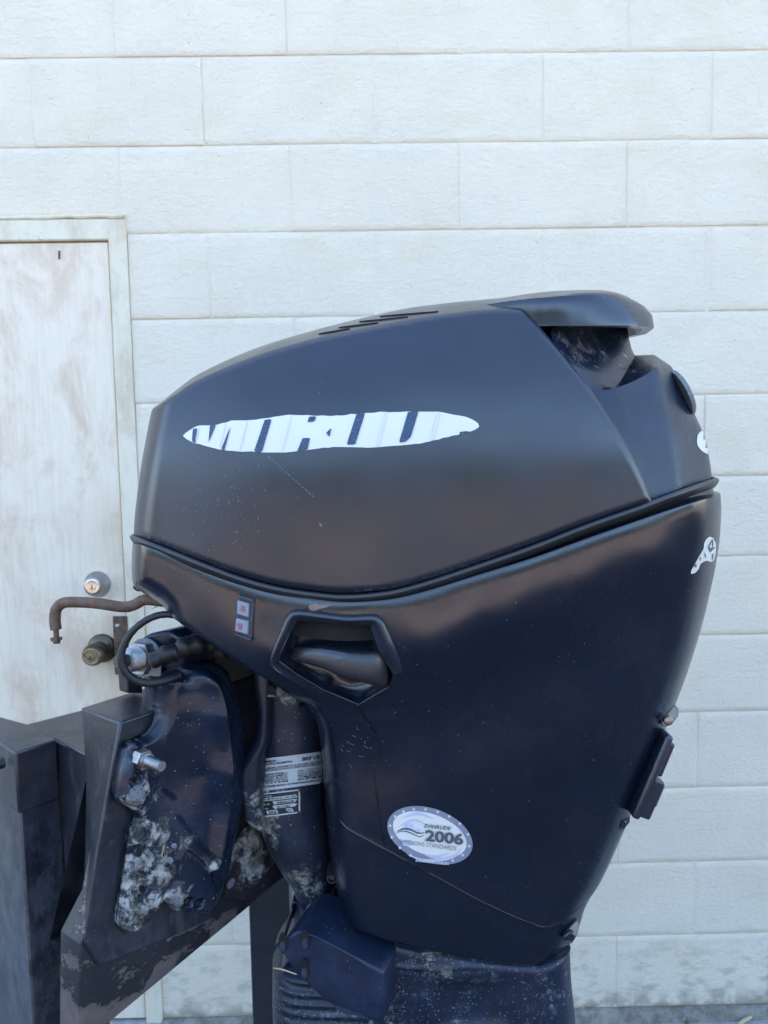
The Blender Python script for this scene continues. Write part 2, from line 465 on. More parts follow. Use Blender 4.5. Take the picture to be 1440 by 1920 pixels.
M['deck'] = cowl_paint('dusty_sheen_deck_paint', rough=.30, scratches=False, base=(.050, .050, .047), dusty=.3)  # grey base holds dust and the wall's grazing reflection as colour
M['rubber'] = cowl_paint('black_rail_rubber', base=(.014, .014, .016), rough=.42, dusty=.05)
M['dull'] = cowl_paint('dusty_black_plastic', base=(.009, .010, .013), rough=.42, dusty=.10)
M['lip'] = cowl_paint('black_lip_plastic', base=(.013, .018, .030), rough=.30, scratches=False)
def worn_black(name, spots, base=(.012, .017, .030), salt=.5, rough=.38, speck=0., amt=.20, nsc=55):
    """navy black paint over cast aluminium; spots = [(point, radius)] where it is corroded to white"""
    m, t, b = material(name); g = G(t)
    c = g.mix(g.ramp(g.noise(18, 6, .7), .4, .7), base, tuple(x*1.9 for x in base))
    br = g.ramp(g.noise(13, 6, .7, g.map((1, 1, .35))), .58, .68, 0, .5)
    c = g.mix(br, c, (.055, .040, .032))
    mask = None
    for p, r in spots:
        q = g.near(p, r*.15, r); mask = q if mask is None else g.math('MAXIMUM', mask, q)
    n = g.noise(nsc, 10, .82, g.map((1, 1, .8)), .4)
    if mask is not None:
        lvl = g.math('ADD', n, g.math('MULTIPLY', mask, amt))
        k = g.ramp(lvl, .60, .70)
        k = g.math('MULTIPLY', k, g.ramp(mask, .02, .25))
        colr = g.mix(g.ramp(g.noise(30, 6, .7), .4, .62), (.46, .46, .45), (.15, .14, .11))
        c = g.mix(g.math('MULTIPLY', k, .9), c, colr)
    else: k = None
    sv = g.vor(210, None, 'F1'); s2 = g.ramp(sv, .06, .16, 1, 0)
    gate = g.ramp(g.noise(24, 5, .65), .60-salt*.14, .66-salt*.14+.03)
    s2 = g.math('MULTIPLY', s2, gate)
    c = g.mix(g.math('MULTIPLY', s2, .85), c, (.52, .55, .58))
    if speck:
        hz = g.math('MULTIPLY', g.ramp(g.noise(70, 8, .8), .52, .68), g.ramp(g.noise(11, 3, .6, g.map(loc=(4, 1, 1))), .50, .64))
        c = g.mix(g.math('MULTIPLY', hz, speck), c, (.35, .38, .42))
    g.put(b.inputs['Base Color'], c)
    rr = g.ramp(g.noise(16, 5), .3, .7, rough-.05, rough+.10)
    g.put(b.inputs['Roughness'], g.math('MAXIMUM', rr, g.math('MULTIPLY', k, .75)) if k is not None else rr)
    n1 = g.bump(g.noise(90, 6, .7), .0007, None, .7)
    if k is not None: n1 = g.bump(k, .0009, None, 1, n1)
    g.bump(s2, .0006, b, 1, n1)
    return m
def rust(name, base=(.11, .065, .045)):
    m, t, b = material(name); g = G(t)
    c = g.mix(g.ramp(g.noise(60, 7, .75), .35, .68), base, (.20, .125, .085))
    c = g.mix(g.ramp(g.noise(120, 5, .7, g.map((1, 1, 3))), .60, .68), c, (.04, .028, .022))
    g.put(b.inputs['Base Color'], c); b.inputs['Roughness'].default_value = .62; b.inputs['Metallic'].default_value = .25
    g.bump(g.noise(220, 6, .7), .0007, b)
    return m
M['rust'] = rust('rusty_steel')
M['plate'] = rust('brown_painted_plate', (.075, .042, .035))
M['steel'] = simple('bright_bolt_steel', (.33, .335, .335), .38, 1, .5, 260, .0004)
M['corr'] = simple('white_corroded_alloy', (.20, .215, .235), .7, .1, .95, 330, .0012)
M['nickel'] = simple('satin_nickel', (.36, .35, .36), .34, 1, .05, 30)
M['brass'] = simple('antique_brass', (.12, .095, .07), .35, 1, .2, 60)
M['brass_face'] = simple('worn_brass_rim', (.30, .26, .18), .33, 1, .2, 90)
M['keyhole'] = simple('keyhole_dark', (.02, .018, .015), .5)
M['cable'] = simple('black_cable_sheath', (.012, .012, .014), .42, 0, .3, 90, .0004)
M['hole'] = simple('black_cavity', (.004, .004, .005), .8)
M['white'] = simple('white_vinyl', (.74, .72, .67), .38, 0, .03, 25)
M['white2'] = simple('greyed_vinyl', (.66, .66, .73), .38, 0, .05, 25)
M['ink'] = simple('grey_ink', (.09, .10, .13), .45)
M['ghost'] = simple('pale_ink', (.55, .56, .68), .4)
M['ring'] = simple('silver_vinyl_ring', (.24, .25, .32), .35)
M['star'] = simple('star_silver', (.70, .71, .74), .35)
M['label'] = simple('grey_label_paper', (.50, .53, .54), .5, 0, .12, 60)
M['label_dark'] = simple('black_label_foil', (.02, .022, .026), .4)
M['button'] = simple('worn_grey_button', (.23, .27, .32), .42, 0, .2, 90)
M['pink'] = simple('faded_red_arrow', (.30, .11, .12), .5)
M['switch'] = simple('switch_bezel', (.035, .042, .060), .34, 0, .2, 60)
M['bare'] = simple('bare_primer', (.20, .135, .11), .5, 0, .4, 90, .0004)
M['scuff'] = simple('scuffed_black', (.006, .006, .007), .3, 0, .3, 90)
M['straw'] = simple('dry_straw', (.50, .42, .25), .7)
M['badge'] = simple('corroded_badge', (.22, .23, .24), .6, .3, .9, 300, .0006)
M['keyed'] = simple('dull_bolt_head', (.035, .05, .08), .5, .3, .5, 200); M['blue'] = None
def blue_flake():
    m, t, b = material('blue_flake_vinyl'); g = G(t)
    s = g.ramp(g.noise(900, 2), .60, .66)
    c = g.mix(s, (.012, .045, .095), (.16, .24, .32))
    c = g.mix(g.ramp(g.noise(1100, 2, .5, g.map(loc=(1, 2, 3))), .66, .70), c, (.25, .10, .10))
    g.put(b.inputs['Base Color'], c); b.inputs['Roughness'].default_value = .35
    return m
M['blue'] = blue_flake()
def stand_paint():
    m, t, b = material('worn_black_stand_paint'); g = G(t)
    c = g.mix(g.ramp(g.noise(16, 6, .7), .35, .7), (.008, .011, .019), (.016, .020, .030))
    hz = g.math('MULTIPLY', g.ramp(g.noise(60, 8, .8, g.map((1, 1, .3))), .48, .66), g.ramp(g.noise(8, 5, .65), .47, .60))
    c = g.mix(g.math('MULTIPLY', hz, .55), c, (.12, .125, .14))
    low = g.math('MULTIPLY', g.near(P(60, 1800, .95), .08, .26), g.ramp(g.noise(26, 8, .75, g.map((1, 1, .6))), .40, .60))
    c = g.mix(g.math('MULTIPLY', low, .55), c, (.10, .11, .135))
    sp = g.math('MULTIPLY', g.ramp(g.vor(150), .04, .12, 1, 0), g.ramp(g.noise(20, 3), .60, .64))
    c = g.mix(g.math('MULTIPLY', sp, .7), c, (.36, .33, .28))
    ru = g.ramp(g.noise(24, 7, .75, g.map(loc=(1, 7, 3))), .67, .72, 0, .7)
    c = g.mix(ru, c, (.10, .05, .03))
    g.put(b.inputs['Base Color'], c); g.put(b.inputs['Roughness'], g.ramp(g.noise(12, 5), .3, .7, .30, .46)); b.inputs['Specular IOR Level'].default_value = .8
    g.bump(g.noise(60, 6, .7), .0011, b, .8)
    return m
M['stand'] = stand_paint()
def chipped():
    m, t, b = material('chipped_beam_paint'); g = G(t)
    c = g.mix(g.ramp(g.noise(14, 6, .7), .35, .7), (.016, .018, .024), (.028, .029, .034))
    v = g.map((1, 1, 1), rot=(0, -.6, .6)); 
    n = g.noise(11, 10, .74, g.map((1, 1, 1.5), rot=(0, .5, 0)), .2)
    k = g.ramp(n, .478, .486)
    pri = g.mix(g.ramp(g.noise(40, 6, .7), .4, .7), (.105, .085, .080), (.15, .122, .112))
    c = g.mix(k, c, pri)
    g.put(b.inputs['Base Color'], c); g.put(b.inputs['Roughness'], g.ramp(g.noise(12, 5), .3, .7, .4, .55))
    g.bump(k, -.0005, b, 1)
    return m
M['chipped'] = chipped()
def ground_mat(name, a, b_, sc=40, bd=.006):
    m, t, b = material(name); g = G(t)
    c = g.mix(g.ramp(g.noise(sc, 8, .75), .35, .65), a, b_)
    c = g.mix(g.ramp(g.noise(1.2, 5), .4, .7, 0, .4), c, tuple(x*.8 for x in a))
    c = g.mix(g.ramp(g.vor(sc*2.2, None, 'F1'), .05, .25, .35, 0), c, tuple(x*.5 for x in a))
    g.put(b.inputs['Base Color'], c); b.inputs['Roughness'].default_value = .85
    g.bump(g.noise(sc*1.5, 8, .75), bd, b)
    return m
M['ground'] = ground_mat('tan_dirt_ground', (.32, .235, .18), (.44, .33, .26))
M['footing'] = ground_mat('grimy_concrete', (.17, .15, .12), (.36, .33, .28), 26)
M['sill'] = ground_mat('threshold_concrete', (.30, .30, .30), (.46, .45, .43), 30)
M['roof'] = simple('roof_sheet', (.35, .34, .33), .6)

# ------------------------------------------------------------------ ground and building
def sheet(name, x0, x1, y0, y1, z, mat, nx=1, ny=1, rough=0):
    X = np.linspace(x0, x1, nx+1); Y = np.linspace(y0, y1, ny+1)
    V = [(x, y, z+(rng.normal()*rough if rough else 0)) for y in Y for x in X]
    Fc = [[j*(nx+1)+i, j*(nx+1)+i+1, (j+1)*(nx+1)+i+1, (j+1)*(nx+1)+i] for j in range(ny) for i in range(nx)]
    o = mk(name, V, Fc, mat, None, angle=0); o['kind'] = 'structure'; return o
sheet('ground', -250, 250, -250, 250, -.036, M['ground'])
gp = sheet('pavement', -3, 3, WALL_Y-.75, WALL_Y, -.030, M['sill'], 120, 16, .0022)

M['dark_ground'] = ground_mat('added_dark_ground_tone', (.050, .050, .052), (.085, .083, .080), 55)
sheet('added_dark_ground', -9, 9, -2.9, WALL_Y-.75, -.0305, M['dark_ground'])  # unseen dark sheet, added to darken what the lower cowl reflects
# unseen trees added behind the camera for a dark band in the paint's reflections
def foliage():
    m, t, b = material('added_foliage'); g = G(t)
    c = g.mix(g.ramp(g.noise(.9, 8, .75), .35, .65), (.018, .028, .010), (.055, .075, .026))
    g.put(b.inputs['Base Color'], c); b.inputs['Roughness'].default_value = .8
    return m
V = []; Fc = []; rt_ = random.Random(4)
bmx = bmesh.new()
for i in range(120):
    x = -26+52*i/119+rt_.uniform(-.5, .5); y_ = -13.5-abs(rt_.gauss(0, 1.3))-abs(x)*.0; r_ = rt_.uniform(1.0, 1.9); h_ = rt_.uniform(.6, 3.4)
    r0 = bmesh.ops.create_icosphere(bmx, subdivisions=3, radius=r_)
    for v in r0['verts']:
        q = v.co.copy(); k_ = 1+.22*math.sin(q.x*5+i)*math.cos(q.z*6+i*2)+rt_.uniform(-.12, .12)
        v.co = q*k_+Vector((x, y_, h_))
me = bpy.data.meshes.new('added_tree_belt'); bmx.to_mesh(me); bmx.free(); me.materials.append(foliage())
tb_ = bpy.data.objects.new('added_tree_belt', me); link(tb_); tb_['kind'] = 'stuff'
WX = lambda i: i*U-CX                      # head joints of the block grid (half blocks)
xf = (P(232, 410, WALL_Y)[0]+P(306, 1830, WALL_Y)[0])/2      # outer edge of the door frame
zf = P(120, 411, WALL_Y)[2]                                   # top of the door frame
xl = (P(198, 455, WALL_Y)[0]+P(272, 1850, WALL_Y)[0])/2      # door leaf edge
zl = P(120, 454, WALL_Y)[2]
wall = thing('block_wall', (0, WALL_Y, 0), 'white painted concrete block wall behind the black outboard motor', 'wall')
TH = .19; WT = 4.15
def block(x0, x1, z0, z1, notch=None):
    nx = max(2, int((x1-x0)/.05)); nz = max(2, int((z1-z0)/.05)); e = .0022
    xs = np.r_[x0, x0+e, np.linspace(x0+.02, x1-.02, nx), x1-e, x1]; zs = np.r_[z0, z0+e, np.linspace(z0+.015, z1-.015, nz), z1-e, z1]
    if notch: xs = np.sort(np.r_[xs, notch[0]]); zs = np.sort(np.r_[zs, notch[1]])
    V = []; Fc = []; tilt = rng.normal(0, .0010); tz = rng.normal(0, .0012); off = rng.normal(0, .0005)
    n1 = len(xs)
    for k, z in enumerate(zs):
        for i, x in enumerate(xs):
            y = WALL_Y+off+tilt*((x-x0)/(x1-x0)-.5)+tz*((z-z0)/(z1-z0)-.5)+rng.normal(0, .00022)
            ed = (i in (0, n1-1)) or (k in (0, len(zs)-1))
            if k in (0, len(zs)-1): y += .0010+rng.uniform(0, .0013)
            elif i in (0, n1-1): y += rng.uniform(.0001, .0012)
            V.append((x, y, z))
    for k in range(len(zs)-1):
        for i in range(n1-1):
            if notch and xs[i+1] <= notch[0]+1e-6 and zs[k+1] <= notch[1]+1e-6: continue
            Fc.append([k*n1+i, k*n1+i+1, (k+1)*n1+i+1, (k+1)*n1+i])
    # returns into the wall
    per = [i for i in range(n1)]+[k*n1+n1-1 for k in range(1, len(zs))]+[(len(zs)-1)*n1+i for i in range(n1-2, -1, -1)]+[k*n1 for k in range(len(zs)-2, 0, -1)]
    b0 = len(V)
    for i in per: V.append((V[i][0], WALL_Y+.02, V[i][2]))
    for j in range(len(per)):
        if notch and V[per[j]][0] < notch[0]-1e-5 and V[per[j]][2] < notch[1]-1e-5: continue
        Fc.append([per[j], per[(j+1) % len(per)], b0+(j+1) % len(per), b0+j])
    return mk('block', V, Fc, M['wall'], wall, angle=0)
JB, JH = .0017, .0012
for c in range(-5, 12):
    z1 = 2.4384-c*U; z0 = z1-U
    par = 0 if c % 2 else 1                # even courses have joints at even i
    odd = (c % 2 == 0)
    i0 = -15 if odd else -16
    for k in range(16):
        a, b_ = WX(i0+2*k), WX(i0+2*k+2)
        if c < -2 or a > 2.2 or b_ < -2.4: continue      # built where it can be seen, the shell closes the rest
        a_, b2, lo, hi = a+JH, b_-JH, z0+JB, z1-JB
        if z0 < zf and a_ < xf:
            if b2 <= xf+.02:
                if z1 > zf+.03: lo = zf+.006
                else:
                    if b2 > xf-1.05: continue
            else:
                if z1 > zf+.03:
                    # block over the frame corner: notch by splitting
                    block(a_, b2, lo, hi, (xf-.012, zf-.004)); continue
                a_ = xf+.001
        if b2-a_ > .02: block(a_, b2, lo, hi)
# joints: one mesh of mortar behind the blocks, head joints fuller than bed joints
V = []; Fc = []
def addbox(V, Fc, x0, x1, y0, y1, z0, z1):
    n = len(V); V += [(x0, y0, z0), (x1, y0, z0), (x1, y1, z0), (x0, y1, z0), (x0, y0, z1), (x1, y0, z1), (x1, y1, z1), (x0, y1, z1)]
    Fc += [[n, n+1, n+5, n+4], [n+1, n+2, n+6, n+5], [n+2, n+3, n+7, n+6], [n+3, n, n+4, n+7], [n+4, n+5, n+6, n+7], [n, n+3, n+2, n+1]]
addbox(V, Fc, xf+.001, 2.4, WALL_Y+.0026, WALL_Y+.017, 0, 2.85)
addbox(V, Fc, -2.6, xf+.001, WALL_Y+.0026, WALL_Y+.017, zf+.004, 2.85)
addbox(V, Fc, -2.6, xf-1.05, WALL_Y+.0026, WALL_Y+.017, 0, zf+.004)
for c in range(-2, 12):
    z1 = 2.4384-c*U
    for k in range(-16, 16):
        x = WX(k)
        if (k % 2 != 0) != (c % 2 == 0) or not (-2.5 < x < 2.2): continue
        if x < xf+.03 and z1-U < zf: continue
        addbox(V, Fc, x-.006, x+.006, WALL_Y+.0009, WALL_Y+.0027, z1-U+.002, z1-.002)
mo = mk('mortar', V, Fc, M['mortar'], wall, smooth=False); mo['kind'] = 'stuff'
# the building's body behind the block face (it shades this side)
V = []; Fc = []
addbox(V, Fc, -7, 7, WALL_Y+.021+.16, WALL_Y+7, -.03, WT)
addbox(V, Fc, xf+.03, 7, WALL_Y+.021, WALL_Y+.021+.16, -.03, WT)
addbox(V, Fc, -7, xf-1.02, WALL_Y+.021, WALL_Y+.021+.16, -.03, WT)
addbox(V, Fc, xf-1.02, xf+.03, WALL_Y+.021, WALL_Y+.021+.16, zf+.02, WT)
mk('wall_core', V, Fc, M['wall'], wall, smooth=False)
V = []; Fc = []; addbox(V, Fc, -7.2, 7.2, WALL_Y-.12, WALL_Y+7.2, WT, WT+.12)
mk('roof', V, Fc, M['roof'], wall, smooth=False, bevel=.004)
V = []; Fc = []
xs = np.linspace(xf+.004, 3.2, 60)
pf = [(WALL_Y+.004, .0005), (WALL_Y-.012, .0), (WALL_Y-.020, -.006), (WALL_Y-.022, -.035)]
for i, x in enumerate(xs):
    for (y, z) in pf: V.append((x, y+rng.normal(0, .0012), z+rng.normal(0, .0008)))
for i in range(len(xs)-1):
    for j in range(3): Fc.append([i*4+j, i*4+j+1, (i+1)*4+j+1, (i+1)*4+j])
mk('footing', V, Fc, M['footing'], wall, angle=0)

# ------------------------------------------------------------------ door
dx0 = xf-.05-.93
door = thing('door', (xl-.45, WALL_Y, 0), 'weathered white steel door with two round locks at left of the motor', 'door')
fr = .006
def lframe():
    V = []; Fc = []
    out = [(xf, -.03), (xf, zf), (dx0-.05, zf), (dx0-.05, -.03)]
    inn = [(xl+.004, -.03), (xl+.004, zl+.003), (dx0+.003, zl+.003), (dx0+.003, -.03)]
    ys = WALL_Y-fr; rb = WALL_Y+.05
    ring = [out, inn]
    for L, y in ((out, WALL_Y+.03), (out, ys+.004), ([(x+(-.004 if x > -1 and x > dx0+.4 else .004), z-(.004 if z > 0 else 0)) for x, z in out], ys),
                 ([(x+(.003 if x > dx0+.4 else -.003), z+(.003 if z > 0 else 0)) for x, z in inn], ys), (inn, ys+.003), (inn, rb)):
        V += [(x, y, z) for x, z in L]
    for r in range(5):
        for i in range(3): Fc.append([r*4+i, r*4+i+1, (r+1)*4+i+1, (r+1)*4+i])
    return V, Fc
V, Fc = lframe(); mk('door_frame', V, Fc, M['frame'], door, smooth=True, angle=25)
V = []; Fc = []; addbox(V, Fc, dx0+.004, xl, WALL_Y+.004, WALL_Y+.045, .0, zl)
leaf = mk('door_leaf', V, Fc, M['door'], door, bevel=.0025)
V = []; Fc = []; addbox(V, Fc, dx0, xl+.004, WALL_Y+.046, WALL_Y+.06, -.02, zl+.01)
mk('gap_shade_sheet', V, Fc, M['hole'], door, smooth=False)  # black sheet behind the leaf, paints the shade of the door gap
V = []; Fc = []; addbox(V, Fc, dx0-.04, xf+.02, WALL_Y-.035, WALL_Y+.10, -.032, -.006)
mk('threshold', V, Fc, M['sill'], door, bevel=.004)
# caulk bead over the frame
pts = [(x, WALL_Y-.004, zf+.004+rng.normal(0, .0012)) for x in np.linspace(dx0-.04, xf-.002, 40)]
tube('caulk_bead', pts, [.0045+abs(rng.normal(0, .0012)) for _ in pts], M['frame'], door, seg=8)
prism('rust_mark', [P(109, 470, WALL_Y+.0025), P(113, 470, WALL_Y+.0025), P(113, 486, WALL_Y+.0025), P(109, 486, WALL_Y+.0025)], (0, .001, 0), M['plate'], door, 0)
o = P(183, 1095, WALL_Y+.004)
ax = (0.0, -1, 0)
db = lathe('deadbolt', o, ax, [(0, .033), (.004, .0325), (.007, .030), (.024, .0245), (.030, .0235), (.034, .022), (.0355, .0195)], M['nickel'], door)
lathe('lock_cylinder', o+np.array([0, -.0353, 0]), ax, [(0, .0195), (.0022, .0185), (.003, .0165), (.0028, .0150), (.0026, .0085), (.0042, .008), (.0045, .004)], simple('polished_lock_face', (.75, .70, .62), .25, 1), db)
prism('keyway', [o+np.array([-.0010, -.0402, -.005]), o+np.array([.0010, -.0402, -.005]), o+np.array([.0010, -.0402, .005]), o+np.array([-.0010, -.0402, .005])], (0, -.0004, 0), M['keyhole'], db, 0)
o = P(192, 1215, WALL_Y+.004)
kb = lathe('door_knob', o, ax, [(0, .037), (.004, .0368), (.008, .034), (.014, .021), (.022, .0165), (.032, .0165), (.036, .021), (.043, .0262), (.056, .0275), (.068, .0265), (.076, .0235), (.079, .021)], M['brass'], door)
lathe('knob_face', o+np.array([0, -.0785, 0]), ax, [(0, .0215), (.002, .0205), (.0025, .0185), (.0008, .0165), (.0008, .0095), (.003, .009), (.0035, .005)], M['brass_face'], kb)
prism('keyway', [o+np.array([-.0009, -.0822, -.004]), o+np.array([.0009, -.0822, -.004]), o+np.array([.0009, -.0822, .004]), o+np.array([-.0009, -.0822, .004])], (0, -.0004, 0), M['keyhole'], kb, 0)
# latch guard plate
y = WALL_Y-.006
pl = prism('latch_guard', [P(212, 1155, y), P(239, 1155, y), P(243, 1266, y), P(216, 1264, y)], (0, -.003, 0), M['plate'], door, .0006)
o = P(221, 1174, y-.003)
lathe('screw', o, ax, [(0, .0065), (.0015, .006), (.003, .003)], M['steel'], pl, 16)

# ------------------------------------------------------------------ motor
YC = 1.02
MZ = 0.0
motor = thing('outboard_motor', (P(850, 1700, YC)[0], YC, .45), 'black outboard motor with a torn white decal clamped on the steel stand', 'outboard motor')

rail_px = [(251, 1002), (300, 1021), (380, 1053), (450, 1079), (520, 1098), (600, 1110), (655, 1113), (730, 1106), (800, 1088), (900, 1055), (1000, 1020), (1100, 981), (1200, 946), (1290, 913), (1345, 893)]
ridge_px = [(285, 768), (330, 738), (375, 710), (473, 669), (595, 633), (740, 604), (820, 590), (900, 581), (965, 577)]
redge_px = [(965, 577), (984, 584), (1020, 622), (1070, 682), (1120, 748), (1170, 824), (1200, 882), (1222, 938)]
rail_c = catmull(rail_px, 8)
railR = [p for p in rail_c if p[0] <= 1222]
upper = Relief(0, YC, [
    dict(pts=[(251, 1002), (254, 960), (262, 895), (273, 830), (285, 768)], R=.052, q=1, p=2.0),
    dict(pts=ridge_px, R=.0075, q=.045),
    dict(pts=redge_px, R=.009, q=.035, p=1.6),
    dict(pts=[tuple(p) for p in railR[::-1]], R=.010, q=.03, smooth=False)],
    [(300, 1010, .150), (380, 1040, .168), (500, 1080, .180), (650, 1100, .186), (850, 1060, .186), (1050, 990, .180), (1220, 925, .164),
     (320, 880, .150), (450, 900, .176), (650, 900, .188), (850, 880, .188), (1050, 860, .180), (1180, 850, .166),
     (330, 760, .138), (450, 730, .155), (600, 720, .164), (800, 700, .168), (1000, 700, .161), (600, 820, .182), (800, 800, .183), (1000, 790, .176),
     (470, 680, .139), (600, 645, .138), (740, 615, .135), (900, 592, .131), (990, 600, .131)],
    grid=.0045)
up_o = upper.make('upper_cowl', M['cowl'], motor)
ridge3 = upper.world(upper.g[1]['pts'], upper.height(upper.g[1]['pts']))
redge3 = upper.world(upper.g[2]['pts'], upper.height(upper.g[2]['pts']))
# top deck between ridge and crown, both sides
sil = catmull([(285, 768), (330, 731), (375, 701), (473, 658), (595, 621), (740, 586), (820, 574), (900, 566), (965, 560)], 8)
crown3 = []
for q in sil: crown3.append(P(q[0], q[1], YC-.02)+np.array([0, .02, .002]))
n1 = len(ridge3); NS = 14; V = []; Fc = []
for i in range(n1):
    r_, c_ = np.array(ridge3[i]), np.array(crown3[i]); r_[1] = min(r_[1]+.0015, YC)
    for k in range(2*NS+1):
        s_ = k/NS
        if s_ <= 1: y_ = r_[1]+(YC-r_[1])*s_; f = s_
        else: y_ = 2*YC-(r_[1]+(YC-r_[1])*(2-s_)); f = 2-s_
        h = 1-(1-f)**2
        V.append([r_[0]+(c_[0]-r_[0])*f, y_, r_[2]+(c_[2]-r_[2])*h])
for i in range(n1-1):
    for k in range(2*NS): Fc.append([i*(2*NS+1)+k, i*(2*NS+1)+k+1, (i+1)*(2*NS+1)+k+1, (i+1)*(2*NS+1)+k])
deck = mk('top_deck', V, Fc, M['deck'], motor, angle=60)
dtree = bvh(V, Fc)
# vent slots on the deck
for (x0, y0, x1, y1) in ((598, 627, 656, 617), (636, 615, 709, 606), (674, 604, 765, 595), (713, 594, 822, 585)):
    ctr = [(x0, y0), (x0+(x1-x0)*.35, y0-(y0-y1)*.30), (x1, y1)]
    path = []
    for q in catmull(ctr, 5):
        h = hit(dtree, q[0], q[1], .0004)
        if h is not None: path.append(h)
    if len(path) > 3:
        rs = [.0006+.0008*math.sin(math.pi*min(1, (i+.3)/(len(path)-.4)))**.5 for i in range(len(path))]
        tube('vent_slot', path, rs, M['hole'], deck, seg=8)

# rub rail round both sides
edge = upper.world(upper.g[3]['pts'], upper.height(upper.g[3]['pts']))[::-1]   # front -> rear, near side
ext = [P(px, py, Y) for px, py, Y in ((1260, 923, .872), (1300, 909, .895), (1330, 899, .930), (1340, 896, .965))]
rear = P(1344, 896, .975)
near = [e for e in edge[:-2]]+ext
f0 = near[0]; near3 = [np.array([f0[0]+.002, YC, f0[2]+.001])]+[p for p in near if p[1] < YC-.015]+[np.array([ext[-1][0]+.010, YC, ext[-1][2]+.002])]
near3 = resample(np.array(near3), .006)
def mirror(p): q = np.array(p); q[1] = 2*YC-q[1]; return q
loop = list(near3)+[mirror(p) for p in near3[::-1]][1:-1]
pts = [np.array(p)+np.array([0, 0, -.0062]) for p in loop]
ctr = np.mean(pts, 0)
for i, p in enumerate(pts):
    d = p-ctr; d[2] = 0; d[0] *= .3; d /= np.linalg.norm(d); pts[i] = p+d*.0006
pts.append(pts[0]); 
tube('rub_rail', pts, .0068, M['rubber'], motor, seg=20, cap=False, upv=(0, -1, 0), prof=[(.52*math.copysign(abs(math.cos(a))**.55, math.cos(a)), .95*math.copysign(abs(math.sin(a))**.6, math.sin(a))) for a in [2*math.pi*k/20 for k in range(20)]])
0 and tube('lower_seal', [p+np.array([0, 0, -.0105]) for p in pts], .0052, M['lip'], motor, seg=10, cap=False, upv=(0, -1, 0))
# black strip behind the gap below the rail, shade put into its colour
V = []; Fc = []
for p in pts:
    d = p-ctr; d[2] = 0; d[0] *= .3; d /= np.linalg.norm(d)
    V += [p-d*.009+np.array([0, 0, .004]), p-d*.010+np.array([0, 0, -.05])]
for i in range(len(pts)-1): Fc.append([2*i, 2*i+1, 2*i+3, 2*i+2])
mk('gap_shade_strip', V, Fc, M['hole'], motor)

# rear section below the visor
rs_ = thing  # noqa
RV = dict(
    n0=(1176, 596, 1.012), n1=(1184, 650, 1.012), n2=(1192, 666, 1.012), n3=(1227, 665, 1.005),
    a0=(1000, 596, .895), a1=(1062, 676, .885), a2=(1164, 714, .935),
    c0=(1148, 745, .893), c1=(1232, 689, .935),
    e0=(1096, 740, .883), e1=(1150, 830, .873), e2=(1205, 960, .868),
    c2=(1262, 800, .918), c3=(1276, 935, .893),
    m0=(1262, 688, .99), m1=(1306, 766, .985), m2=(1341, 832, .975), m3=(1353, 925, .965))
order = list(RV); pos = {k: P(*v) for k, v in RV.items()}
for a, b_ in (('r0', 'm0'), ('r1', 'm1'), ('r2', 'm2'), ('r3', 'm3'), ('q3', 'n3'), ('q0', 'n0'), ('q1', 'n1'), ('q2', 'n2')):
    p = pos[b_].copy(); p[1] = YC; p[0] += .004 if a[0] == 'r' else .001; pos[a] = p
faces = [('a0', 'a1', 'a2', 'n1'), ('a0', 'n1', 'n0'), ('a2', 'c0', 'c1', 'n2'), ('a2', 'n2', 'n1'), ('n2', 'c1', 'n3'),
         ('a1', 'e0', 'c0', 'a2'), ('e0', 'e1', 'c2', 'c1'), ('e0', 'c1', 'c0'), ('e1', 'e2', 'c3', 'c2'),
         ('n3', 'c1', 'm0'), ('c1', 'c2', 'm1', 'm0'), ('c2', 'c3', 'm3', 'm2'), ('c2', 'm2', 'm1'),
         ('m0', 'm1', 'r1', 'r0'), ('m1', 'm2', 'r2', 'r1'), ('m2', 'm3', 'r3', 'r2'),
         ('n3', 'm0', 'r0', 'q3'), ('n2', 'n3', 'q3', 'q2'), ('n1', 'n2', 'q2', 'q1'), ('n0', 'n1', 'q1', 'q0')]
keys = list(pos); idx = {k: i for i, k in enumerate(keys)}
V = [pos[k] for k in keys]; Fc = [[idx[k] for k in f] for f in faces]
nV = len(V); V2 = V+[mirror(v) for v in V]; F2 = Fc+[[i+nV for i in f[::-1]] for f in Fc]
rearo = mk('rear_cowl', V2, F2, M['cap'], motor, weld=True, sub=4, angle=0)
me = rearo.data
att = me.attributes.new('crease_edge', 'FLOAT', 'EDGE')
base = base_of(rearo)
def fidx(k, mir=False):
    p = mirror(pos[k]) if mir else pos[k]
    return min(range(len(me.vertices)), key=lambda i: (Vector(p-base)-me.vertices[i].co).length)
cr = {}
for a, b_, v in (('a1', 'a2', .9), ('a2', 'c0', .9), ('c0', 'c1', .95), ('c1', 'c2', .88), ('c2', 'c3', .7), ('a2', 'n1', .7), ('a2', 'n2', .85), ('n3', 'c1', .7), ('n2', 'n3', .8), ('n2', 'q2', .8), ('n3', 'q3', .8), ('n3', 'm0', .85), ('m0', 'r0', .8), ('m0', 'm1', .35), ('c1', 'm0', .4), ('q2', 'q3', .5), ('e2', 'c3', 1), ('c3', 'm3', 1), ('m3', 'r3', 1), ('a0', 'a1', 1), ('a1', 'e0', 1), ('e0', 'e1', 1), ('e1', 'e2', 1)):
    for mir in (False, True): cr[frozenset((fidx(a, mir), fidx(b_, mir)))] = v
for e in me.edges:
    v = cr.get(frozenset(e.vertices))
    if v: att.data[e.index].value = v
try:
    me.attributes.remove(att)
    att = me.attributes.new('crease_edge', 'FLOAT', 'EDGE')
    for e in me.edges: att.data[e.index].value = cr.get(frozenset(e.vertices), 0)
except Exception as ex: print('crease', ex)
bpy.context.view_layer.update()
